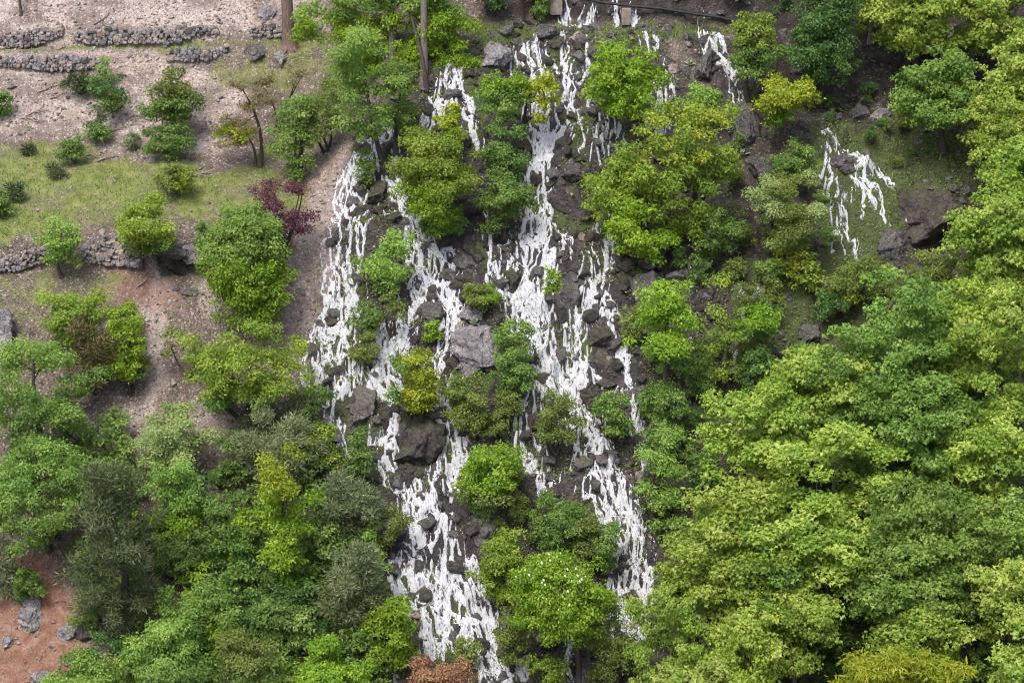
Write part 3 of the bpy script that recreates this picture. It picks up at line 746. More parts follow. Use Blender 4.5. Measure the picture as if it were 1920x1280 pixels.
WX0, WX1, WY0, WY1, WD = -9.5, 18.5, -14.2, 13.8, 0.025
WDY = 0.0215
wnx = int((WX1 - WX0) / WD); wny = int((WY1 - WY0) / WDY)
hx = WX0 + np.arange(wnx) * WD; hy = WY0 + np.arange(wny) * WDY
HX, HY = np.meshgrid(hx, hy)
HZ = interp2(Z, HX, HY)
HR = np.zeros_like(HZ)                                   # obstacles met by the water
for bx, by, s in bump_list:
    i0 = max(0, int((bx - 1.6 * s - WX0) / WD)); i1 = min(wnx, int((bx + 1.6 * s - WX0) / WD) + 1)
    j0 = max(0, int((by - 1.6 * s - WY0) / WDY)); j1 = min(wny, int((by + 1.6 * s - WY0) / WDY) + 1)
    if i1 <= i0 or j1 <= j0: continue
    q = ((HX[j0:j1, i0:i1] - bx) ** 2 + (HY[j0:j1, i0:i1] - by) ** 2) / (s * s)
    HR[j0:j1, i0:i1] = np.maximum(HR[j0:j1, i0:i1], s * np.exp(-1.4 * q))
b1, b2, _c = worley(HX / 0.27 + 0.6 * vnoise(HX / 0.5, HY / 0.5, 91), HY / 0.52 + 0.6 * vnoise(HX / 0.5, HY / 0.5, 92), 93)
c1, c2, _c = worley(HX / 0.8 + 0.5 * vnoise(HX, HY, 95), HY / 1.15, 94)
HB = 0.17 * smooth(0.0, 0.45, b2 - b1) + 0.22 * smooth(0.0, 0.5, c2 - c1)      # cobbles and hummocks that part the water
HO = HR + 0.55 * (HZ - blur(HZ, 30)) + HB
GXo = np.gradient(HO, WD, axis=1)

def trace(streamset, rs):
    D = np.zeros((wny, wnx))
    for width, pts in streamset:
        P = hit([p[0] for p in pts], [p[1] for p in pts])
        sc = F / DIST
        seg = np.linalg.norm(np.diff(P, axis=0), axis=1); cum = np.concatenate([[0], np.cumsum(seg)])
        L = cum[-1]; wd = width / sc * 1.18
        step = 0.016
        ns = int(L / step) + 2; tt = np.linspace(0, L, ns)
        ctr = np.stack([np.interp(tt, cum, P[:, k]) for k in range(2)], -1)
        for _ in range(6):                              # round the corners of the course
            ctr[1:-1] = (ctr[:-2] + 2 * ctr[1:-1] + ctr[2:]) / 4
        ker = 14
        if ns > 3 * ker:
            k = np.ones(2 * ker + 1) / (2 * ker + 1)
            for a in range(2):
                ctr[:, a] = np.convolve(np.pad(ctr[:, a], ker, mode='edge'), k, 'valid')
        tan = np.gradient(ctr, axis=0); tan /= np.linalg.norm(tan, axis=1)[:, None] + 1e-9
        nor = np.stack([-tan[:, 1], tan[:, 0]], -1)
        n = int(L * wd * (100 if width > 9 else 66)) + int(L * (16 if width > 9 else 5))
        life = (rs.uniform(0.7, 3.4, n) / step).astype(int)
        i = (rs.uniform(-0.12, 1.0, n) * ns).astype(int)
        q = rs.normal(0, 0.36 if width > 9 else 0.75, n) * wd
        vq = np.zeros(n); wgt = rs.uniform(0.4, 1.0, n) * np.where(rs.random(n) < 0.25, 1.7, 1)
        for s in range(int(life.max())):
            i = i + 1
            al = (i >= 0) & (i < ns) & (s < life)
            if not ((i < ns) & (s < life)).any(): break
            ii = np.clip(i, 0, ns - 1)
            x = ctr[ii, 0] + nor[ii, 0] * q; y = ctr[ii, 1] + nor[ii, 1] * q
            gx = np.clip(((x - WX0) / WD).astype(int), 0, wnx - 1); gy = np.clip(((y - WY0) / WDY).astype(int), 0, wny - 1)
            al &= (np.abs(q) < wd * (1.0 if width > 9 else 2.2))
            fade = np.minimum(1, np.minimum(s / (0.25 * life + 1), (life - s) / (0.45 * life + 1)))      # strands thin out at both ends
            np.add.at(D, (gy[al], gx[al]), (wgt * fade)[al])
            sl = GXo[gy, gx] * nor[ii, 0]
            vq = 0.86 * vq - 0.13 * np.clip(sl, -3, 3) - 0.012 * q / max(wd, 0.1) + rs.normal(0, 0.035, n)
            q = q + vq * step
    return D

wr = np.random.default_rng(3)
sid = np.random.default_rng(8)
for name, ss in streams.items():
    if name in ('thicket_rills', 'water_behind_the_pipe', 'cliff_fall', 'right_moss_cascade'): continue
    extra = []
    for width, pts in ss:
        if width < 24 or len(pts) < 4: continue
        for _ in range(2):
            i = int(sid.integers(0, len(pts) - 2)); j = min(len(pts), i + int(sid.integers(2, 4))); sg = sid.choice([-1, 1]) * sid.uniform(0.7, 1.3) * width
            extra.append((5, [(u + (sg * (0.35 + 0.65 * math.sin(math.pi * (k + 0.5) / (j - i)))), v + sid.uniform(-8, 8)) for k, (u, v) in enumerate(pts[i:j])]))
    ss += extra
labels_w = {
 'upper_left_trickles': 'thin white trickles beside the ivy-clad trunks', 'left_stream': 'far left white stream ending in a fan',
 'second_stream': 'second white stream winding down left of centre', 'lower_left_fall': 'wide white fan of water at the bottom left of centre',
 'middle_stream': 'longest white stream down the middle', 'upper_middle_rills': 'lacy white rills under the top ledge',
 'right_stream': 'white stream beside the leaning slab', 'upper_right_stream': 'broken white water behind the yellow tree',
 'cliff_fall': 'short white fall at upper right', 'right_moss_cascade': 'thin cascades over moss beside the huge boulder',
 'thicket_rills': 'scraps of white water seen through the wood', 'water_behind_the_pipe': 'white water falling behind the black pipe'}
wjit = 0.022
for name, ss in streams.items():
    D = trace(ss, wr)
    Ds = blur(D, 5)
    Db = 0.6 * D + 0.4 * blur(D, 1)
    lev = 0.85 * np.minimum(Db, 2.8) - 0.30 * np.clip(HR / 0.25, 0, 1.5)
    live = np.clip(Ds / 0.35, 0, 1)
    lev = lev + live * ((vnoise(HX / 0.06, HY / 0.12, 77) - 0.5) * 0.6 + wr.normal(0, 0.08, HX.shape))
    soft = 0.50 * lev + 0.66 * np.minimum(Ds, 2.4)
    hgt = np.clip(0.05 * (lev - 0.6), -0.03, 0.055) + 0.014
    on = (soft > 0.22) & (Ds > 0.08)
    cell = on[:-1, :-1] | on[1:, :-1] | on[:-1, 1:] | on[1:, 1:]
    jj, ii = np.where(cell)
    use = np.zeros((wny, wnx), bool)
    for a, b in ((0, 0), (1, 0), (0, 1), (1, 1)): use[jj + a, ii + b] = True
    num = np.full((wny, wnx), -1); num[use] = np.arange(use.sum())
    zz = HZ + hgt + 0.06 * np.clip(HR, 0, 0.4) * (lev > 1.6) + (vnoise(HX / 0.05 + 7, HY / 0.09, 78) - 0.5) * 0.05 * np.clip(lev, 0, 1.2)
    rr = wr.normal(size=(2, int(use.sum()))) * WD * 0.18
    vv = np.stack([HX[use] + rr[0], HY[use] + rr[1], zz[use]], -1)
    ff = np.stack([num[jj, ii], num[jj, ii + 1], num[jj + 1, ii + 1], num[jj + 1, ii]], -1)
    if len(ff) == 0: continue
    m = mesh_np(name, vv, ff, True)
    attr(m, 'foam', np.clip(soft[use] / 1.55, 0, 1.05))
    tag(obj('water', m, M['water']), labels_w[name], kind='structure')
    print('water', name, len(ff))

# ------------------------------------------------------------------ dry stone walls: each stone a piece
def stone_wall(label, foot, hpx, rs, mat='dark_rock', stone=0.15):
    """foot: chart points along the foot of the wall; hpx: wall height in chart units"""
    P = hit([p[0] for p in foot], [p[1] for p in foot])
    root = obj('dry_stone_wall', None, loc=P[len(P) // 2]); tag(root, label, 'stone wall', 'dry stone terrace walls')
    seg = np.linalg.norm(np.diff(P, axis=0), axis=1); cum = np.concatenate([[0], np.cumsum(seg)]); L = cum[-1]
    H = np.array(hpx if isinstance(hpx, (list, tuple)) else [hpx] * len(foot)) / (F / DIST) / math.cos(PITCH)
    z = 0.0; n = 0; row = 0
    while z < H.max() and n < 296:
        rh = stone * rs.uniform(0.75, 1.15); x = rs.uniform(0, stone)
        while x < L and n < 296:
            wdt = stone * rs.choice([0.7, 1.0, 1.4, 2.3], p=[0.3, 0.35, 0.25, 0.1]) * rs.uniform(0.85, 1.15)
            hh = np.interp(x, cum, H) * rs.uniform(0.62, 1.1) * 0.86
            if z < hh:
                p = np.array([np.interp(x + wdt / 2, cum, P[:, k]) for k in range(3)])
                p = p + np.array([0, 0.34 * z - 0.06, z + rh * 0.3]) + rs.normal(0, 0.02, 3)
                m = rs.choice([mat, 'grey_rock', 'tan_rock'], p=[0.08, 0.58, 0.34])
                o = obj('stone', rock_mesh('wall', int(rs.integers(14)), m), parent=root, loc=p - P[len(P) // 2])
                o.scale = (wdt * 0.54, 0.15 * rs.uniform(0.9, 1.3), (rh * rs.uniform(0.45, 0.7) if wdt < 2 * stone else rh * 0.95))
                o.rotation_euler = (R(rs.uniform(-14, 14)), R(rs.uniform(-14, 14)), R(rs.uniform(-16, 16)))
                n += 1
            x += wdt
        z += rh * 0.86; row += 1
wrs = np.random.default_rng(11)
stone_wall('long tumbled stone wall at the top left edge', [(-20, 90), (40, 88), (80, 80), (116, 66)], [28, 34, 34, 18], wrs)
stone_wall('stone wall with big blocks along the top terrace', [(140, 72), (170, 80), (240, 80), (330, 80), (360, 68), (405, 60)], [18, 34, 24, 32, 26, 10], wrs)
stone_wall('stone wall behind the pine trunk', [(466, 66), (500, 66), (560, 66), (600, 62)], [22, 28, 26, 14], wrs)
stone_wall('low stone wall of the second terrace at far left', [(-10, 122), (55, 126), (95, 132), (150, 130), (188, 124)], [12, 20, 34, 28, 10], wrs)
stone_wall('low stone wall of the second terrace left of the round boulder', [(308, 108), (345, 113), (390, 112), (426, 98)], [12, 24, 22, 12], wrs)
stone_wall('dark stone wall below the grass terrace at the left edge', [(-30, 508), (30, 506), (85, 488), (125, 480)], [28, 32, 36, 26], wrs)
stone_wall('tall dark stone wall between the small tree and the hollow', [(148, 486), (185, 492), (230, 496), (262, 500)], [30, 56, 60, 42], wrs)

# ------------------------------------------------------------------ loose stones and gravel
gr = np.random.default_rng(21)
def sample_zone(weight_fn, n, xr, yr, rs):
    x = rs.uniform(*xr, n); y = rs.uniform(*yr, n)
    k = rs.random(n) < weight_fn(x, y)
    return x[k], y[k]
def grav_w(x, y): return np.clip(zone_at('grav', x, y) * 1.0 + 0.10 + 0.25 * zone_at('red', x, y), 0, 1) * (1 - zone_at('wet', x, y)) * (1 - 0.8 * zone_at('cliff', x, y)) * (1 - 0.6 * zone_at('moss', x, y)) * (1 - 0.6 * zone_at('grass', x, y)) * np.where(x > 8, 0.15, 1)
gx_, gy_ = sample_zone(grav_w, 1400, (-21, -3), (-13, 17), gr)
gz_ = ground(gx_, gy_); pu, pv, _ = project(np.stack([gx_, gy_, gz_], -1))
ok = np.where((pu > 0) & (pu < 900) & (pv > 0) & (pv < 1280))[0][:285]
for j in ok:
    s = gr.choice([0.09, 0.12, 0.16, 0.22], p=[0.48, 0.32, 0.15, 0.05])
    mat = gr.choice(['tan_rock', 'grey_rock', 'pale_gravel'], p=[0.35, 0.35, 0.3])
    o = obj('loose_stone', rock_mesh(2, int(gr.integers(14)), mat), loc=(gx_[j], gy_[j], gz_[j] + s * 0.1))
    o.scale = (s * gr.uniform(0.9, 1.3), s * gr.uniform(0.8, 1.1), s * gr.uniform(0.55, 0.85)); o.rotation_euler = (R(gr.uniform(-40, 5)), R(gr.uniform(-15, 15)), gr.uniform(0, 6.28))
    tag(o, 'pale loose stone lying on the gravelly slope', 'stone', 'loose stones on the slope')
    relabel.append((o, f"{'big' if s > 0.18 else 'small' if s < 0.1 else 'mid-sized'} {dict(tan_rock='tan', grey_rock='grey', pale_gravel='pinkish')[str(mat)]} loose stone", pu[j], pv[j], None))

def gravel(name, n, fn, mat, smin, smax, label, rs, xr=(-21.5, -3), yr=(-13.5, 17.3)):
    x, y = sample_zone(fn, n, xr, yr, rs); k = len(x)
    v, f = ICO[0]
    s = rs.uniform(smin, smax, k) * np.where(rs.random(k) < 0.1, 1.6, 1)
    ang = rs.uniform(0, 6.28, k)
    q = (v[None] + rs.normal(0, 0.16, (k, len(v), 3))) * s[:, None, None] * np.stack([rs.uniform(0.8, 1.4, k), rs.uniform(0.7, 1.1, k), rs.uniform(0.5, 0.85, k)], -1)[:, None, :]
    c, sn = np.cos(ang)[:, None], np.sin(ang)[:, None]
    q = np.stack([q[..., 0] * c - q[..., 1] * sn, q[..., 0] * sn + q[..., 1] * c, q[..., 2] + 0.7 * q[..., 1]], -1)
    q += np.stack([x, y, ground(x, y)], -1)[:, None, :]
    fc = f[None] + (np.arange(k) * len(v))[:, None, None]
    tag(obj(name, mesh_np(name, q.reshape(-1, 3), fc.reshape(-1, 3)), M[mat]), label, kind='stuff')
pale_w = lambda x, y: np.clip(grav_w(x, y) * smooth(-8.5, -10.5, x + 0 * y) , 0, 1)
gravel('pale_gravel', 26000, lambda x, y: grav_w(x, y) * np.where((y > 6), 1, 0.35), 'pale_gravel', 0.028, 0.065, 'pale pinkish gravel strewn over the top left slope', gr)
gravel('brown_gravel', 13000, lambda x, y: grav_w(x, y) * np.where((y < 8), 1, 0.3), 'brown_gravel', 0.028, 0.07, 'brown gravel in the gully and on the scree bank', gr)

patch = lambda x, y, s, lo, hi: smooth(lo, hi, fbm(x * 0.55, y * 0.55, s, 3))
# grass, low plants
def blades(name, n, fn, mat, lmin, lmax, label, rs, xr, yr, wid=0.16, lean=0.6):
    x, y = sample_zone(fn, n, xr, yr, rs); k = len(x)
    L = rs.uniform(lmin, lmax, k); a = rs.uniform(0, 6.28, k); ln = rs.uniform(0.1, lean, k)
    b = np.stack([x, y, ground(x, y) - 0.01], -1)
    tip = b + np.stack([np.cos(a) * ln * L, np.sin(a) * ln * L - 0.1 * L, L], -1)
    sd_ = np.stack([-np.sin(a), np.cos(a), 0 * a], -1) * (L * wid)[:, None]
    sd_ = np.where(rs.random(k)[:, None] < 0.5, np.stack([L * wid, 0 * L, 0 * L], -1), sd_)
    v = np.stack([b - sd_, b + sd_, tip], 1).reshape(-1, 3)
    m = mesh_np(name, v, np.arange(3 * k).reshape(-1, 3)); attr(m, 'tint', np.repeat(np.clip(rs.normal(0.5, 0.25, k) + (fbm(x * 0.8, y * 0.8, 5, 3) - 0.5) * 1.2, 0, 1), 3))
    tag(obj(name, m, M[mat]), label, kind='stuff')
blades('grass', 60000, lambda x, y: zone_at('grass', x, y) ** 1.3 * 0.9, 'blade', 0.05, 0.13, 'short green grass on the left terraces', gr, (-21.5, -4), (-9, 17))
blades('moss_grass', 60000, lambda x, y: np.clip(zone_at('moss', x, y) * 0.8 + 0.25 * zone_at('wet', x, y) * patch(x, y, 61, 0.4, 0.6), 0, 1), 'leaf_olive', 0.06, 0.17, 'mossy grass between the rocks and on the ledges', gr, (-8, 18.5), (-13, 13.5), 0.2, 0.9)

# ------------------------------------------------------------------ trees, shrubs
def norm(a): return a / (np.linalg.norm(a, axis=-1, keepdims=True) + 1e-9)

# leaf outlines: (along, across, fold) in leaf lengths; triangles
LEAF = {
    'leaf': (np.array([(0.12, -0.31, 0.04), (1.05, 0, -0.10), (0.22, 0.29, 0.04)]), np.array([(0, 1, 2)])),
    'long': (np.array([(0, 0, 0), (0.45, -0.17, 0.05), (1.15, 0, -0.25), (0.45, 0.17, 0.05)]), np.array([(0, 1, 2), (0, 2, 3)])),
    'lobed': (np.array([(0, 0, 0), (0.28, -0.55, -0.10), (0.45, -0.18, 0.06), (1.0, 0, -0.22), (0.45, 0.18, 0.06), (0.28, 0.55, -0.10)]), np.array([(0, 1, 2), (0, 2, 4), (2, 3, 4), (0, 4, 5)])),
    'needle': (np.array([(0, -0.12, 0), (1.05, 0, 0.05), (0.1, 0.12, 0.0)]), np.array([(0, 1, 2)])),
}

def leaves_mesh(pos, nrm, tip, size, tint, shape, rs):
    lv, lf = LEAF[shape]; n = len(pos)
    nrm = norm(nrm); tip = norm(tip - (tip * nrm).sum(-1, keepdims=True) * nrm); side = np.cross(nrm, tip)
    v = pos[:, None, :] + size[:, None, None] * (lv[None, :, 0:1] * tip[:, None, :] + lv[None, :, 1:2] * side[:, None, :] + lv[None, :, 2:3] * nrm[:, None, :])
    f = lf[None] + (np.arange(n) * len(lv))[:, None, None]
    m = mesh_np('crown', v.reshape(-1, 3), f.reshape(-1, 3))
    attr(m, 'tint', np.repeat(np.clip(tint, 0, 1), len(lv)))
    return m

class Tubes:
    def __init__(s): s.v = []; s.f = []; s.n = 0
    def add(s, pts, rad, sides=5):
        pts = np.asarray(pts, float); k = len(pts)
        t = norm(np.gradient(pts, axis=0)); ref = np.array([0.31, 0.93, 0.17])
        a = norm(np.cross(t, ref)); b = np.cross(t, a)
        ang = np.arange(sides) * 2 * math.pi / sides
        ring = pts[:, None, :] + np.asarray(rad, float)[:, None, None] * (np.cos(ang)[None, :, None] * a[:, None, :] + np.sin(ang)[None, :, None] * b[:, None, :])
        i = np.arange(k * sides).reshape(k, sides)
        q = np.stack([i[:-1], np.roll(i[:-1], -1, 1), np.roll(i[1:], -1, 1), i[1:]], -1).reshape(-1, 4)
        s.v.append(ring.reshape(-1, 3)); s.f.append(q + s.n); s.n += k * sides
    def mesh(s, name): return mesh_np(name, np.concatenate(s.v), np.concatenate(s.f), True)

TREE_TRIS = 0
def make_tree(species, box, base, label, cat, rs, dens=1.0, even=0.0, grow=1.03, yshift=-0.28, name='tree', open_=0.0, bark='bark', trunk_r=None, lumps=None, group=None, multi=False, depth=None, flat=0.74, clump=1.0, mixsp=None):
    """a trunk with limbs, and a crown of leaf clumps filling an uneven envelope"""
    global TREE_TRIS
    x0, y0, x1, y1 = box
    cols, ln, shape, tr = SPEC[species]
    B = hit(*base)[0]
    sc = F / ((B - CAM) @ FWD); cs = math.cos(PITCH)
    W = (x1 - x0) / sc * grow; H = (y1 - y0) / sc / cs * (grow + 0.06)
    D = depth if depth else min(W, 1.15 * H) * 0.85
    cz = (base[1] - (y0 + y1) / 2) / sc / cs; cxo = ((x0 + x1) / 2 - base[0]) / sc
    C = np.array([cxo, yshift * D, cz - yshift * D * math.tan(PITCH) - 0.03 * H])
    half = np.array([W / 2, D / 2, H / 2])
    size_ = (W * H) ** 0.5
    rb = size_ * 0.20 * clump * rs.uniform(0.9, 1.1)                  # boughs: foliage masses with gaps between them
    rb = min(max(rb, 0.24), 0.85)
    rc = min(max(rb * 0.46, 0.13), 0.34)
    lob = norm(rs.normal(size=(9, 3))); la = rs.uniform(-0.38, 0.36, 9) * (1 - even)
    inner = np.clip(1 - rb * np.array([0.75, 0.75, 0.55]) / half, 0.4, 0.95)
    nb = int(np.clip(1.25 * dens * (W * H * 0.75 + W * D * 0.5) / (rb * rb * 2.6), 5, 60) * (1 - 0.40 * open_))
    bo = []; tries_ = 0
    while len(bo) < nb and tries_ < nb * 60:
        tries_ += 1
        d = rs.normal(size=3); d /= np.linalg.norm(d)
        r = rs.random() ** (1 / (2.8 + 3 * even))
        r *= 1 + (np.maximum(0, lob @ d) ** 3 * la).sum()
        p = d * r * half * inner
        if p[1] > half[1] * 0.45 and rs.random() < 0.75: continue      # few against the slope
        if bo and np.linalg.norm((np.array(bo) - p) / np.array([1, 1, 0.72]), axis=1).min() < rb * 1.05 * (1 + 0.3 * open_) and rs.random() < 0.93: continue
        bo.append(p)
    cand = []
    for q in bo:
        k_ = max(3, int(rs.integers(5, 9) * dens ** 0.3)); R_ = rb * rs.uniform(0.75, 1.2)
        for _ in range(k_):
            d = rs.normal(size=3) + np.array([0, -0.35, 0.35]); d /= np.linalg.norm(d)
            cand.append(q + d * R_ * rs.random() ** 0.5 * np.array([1.1, 1.0, flat]))
    cl = np.array(cand) + C
    nc = len(cl)
    # leaves
    ln = ln * (0.82 if shape == 'leaf' else 1)
    la_area = {'leaf': 0.27, 'long': 0.2, 'lobed': 0.40, 'needle': 0.13}[shape] * ln * ln
    crad = rc * rs.uniform(0.6, 1.4, nc)
    per = np.maximum(8, (1.55 * math.pi * crad ** 2 / la_area * (1 - 0.35 * open_)).astype(int))
    per = np.minimum(per, 420)
    ci = np.repeat(np.arange(nc), per); n = len(ci)
    d = norm(rs.normal(size=(n, 3)) + np.array([0, -0.25, 0.35]))
    rr = rs.random(n) ** 0.45
    rr = np.where(rs.random(n) < 0.07, rr * rs.uniform(1.0, 1.7, n), rr)
    pos = cl[ci] + d * (crad[ci] * rr)[:, None] * np.array([1.1, 1.1, flat])
    out = norm(cl[ci] - C)
    if shape == 'needle':
        nrm = rs.normal(size=(n, 3)); tip = norm(d + 0.5 * out + np.array([0, 0, 0.35]) + 0.5 * rs.normal(size=(n, 3)))
    else:
        nrm = norm(0.5 * d + 0.25 * out + np.array([0, -0.15, 0.45]) + 0.62 * rs.normal(size=(n, 3)))
        tip = norm(d * np.array([1, 1, 0.2]) + np.array([0, 0, -0.35]) + 0.6 * rs.normal(size=(n, 3)))
    size = ln * rs.uniform(0.5, 1.35, n)
    ctint = np.clip(rs.normal(0.48, 0.20, nc), 0, 1)
    tint = ctint[ci] + rs.normal(0, 0.17, n)
    root = obj(name, None, loc=B - np.array([0, 0, 0.05])); tag(root, label, cat, group)
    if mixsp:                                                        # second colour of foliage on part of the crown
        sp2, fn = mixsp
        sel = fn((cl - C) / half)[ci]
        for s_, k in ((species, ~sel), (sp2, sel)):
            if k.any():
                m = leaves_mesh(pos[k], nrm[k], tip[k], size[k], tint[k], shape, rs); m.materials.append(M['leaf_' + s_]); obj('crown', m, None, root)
    else:
        m = leaves_mesh(pos, nrm, tip, size, tint, shape, rs); m.materials.append(M['leaf_' + species]); obj('crown', m, None, root)
    TREE_TRIS += n * len(LEAF[shape][1])
    # wood
    tr_ = trunk_r if trunk_r else 0.016 * (H + cz) + 0.02
    T = Tubes(); Lm = Tubes()
    top = C + np.array([0, 0, 0.25 * H])
    stems = rs.integers(3, 5) if multi else 1
    nodes = []
    for k in range(stems):
        e = cl[rs.integers(nc)] * 0.96 if multi else top
        ts = np.linspace(0, 1, 7)[:, None]
        bend = rs.normal(size=3) * 0.07 * (H + abs(cz)); bend[2] = 0
        b0 = np.array([0, 0, 0]) + (rs.normal(size=3) * np.array([0.08, 0.05, 0]) if multi else 0)
        pts = b0 * (1 - ts) + e * ts + bend * (ts * (1 - ts) * 2)
        if not multi: pts[:, :2] = b0[:2] * (1 - ts ** 1.4) + e[:2] * ts ** 1.4 + (bend * (ts * (1 - ts) * 2))[:, :2]
        r_ = tr_ * (1 - 0.72 * ts[:, 0]) * (0.7 if multi else 1); r_[0] *= 1.35
        T.add(pts, r_, 5 if multi else 7); nodes += [(p, r) for p, r in zip(pts[2:], r_[2:])]
    npos = np.array([p for p, _ in nodes]); nrad = np.array([r for _, r in nodes])
    order_ = np.argsort(np.linalg.norm(cl - C, axis=1))
    lim = list(npos); lr = list(nrad)
    for j in order_:
        A = np.array(lim); dd = np.linalg.norm(A - cl[j], axis=1) + 0.5 * np.maximum(0, A[:, 2] - cl[j][2] + 0.1)
        k = int(np.argmin(dd)); a = A[k]; b = cl[j]
        mid = (a + b) / 2 + np.array([0, 0, -0.06]) * np.linalg.norm(b - a) + rs.normal(size=3) * 0.05 * np.linalg.norm(b - a)
        r0 = min(lr[k] * 0.62, 0.05); r0 = max(r0, 0.009)
        Lm.add([a, mid, b], [r0, r0 * 0.75, r0 * 0.42], 3)
        lim += [mid, b]; lr += [r0 * 0.8, r0 * 0.55]
    T.v += Lm.v; T.f += [f_ + T.n for f_ in Lm.f]; T.n += Lm.n
    obj('stems' if multi else 'trunk', T.mesh('wood'), M[bark], root)
    return root, C, half, cl

def copy_tree(root, B, label, group, scale, rz):
    c = root.copy(); COL.objects.link(c); c.location = B; c.scale = scale; c.rotation_euler = (0, 0, rz)
    c['label'] = label; c['group'] = group
    for ch in list(root.children):
        d = ch.copy(); COL.objects.link(d); d.parent = c
    return c

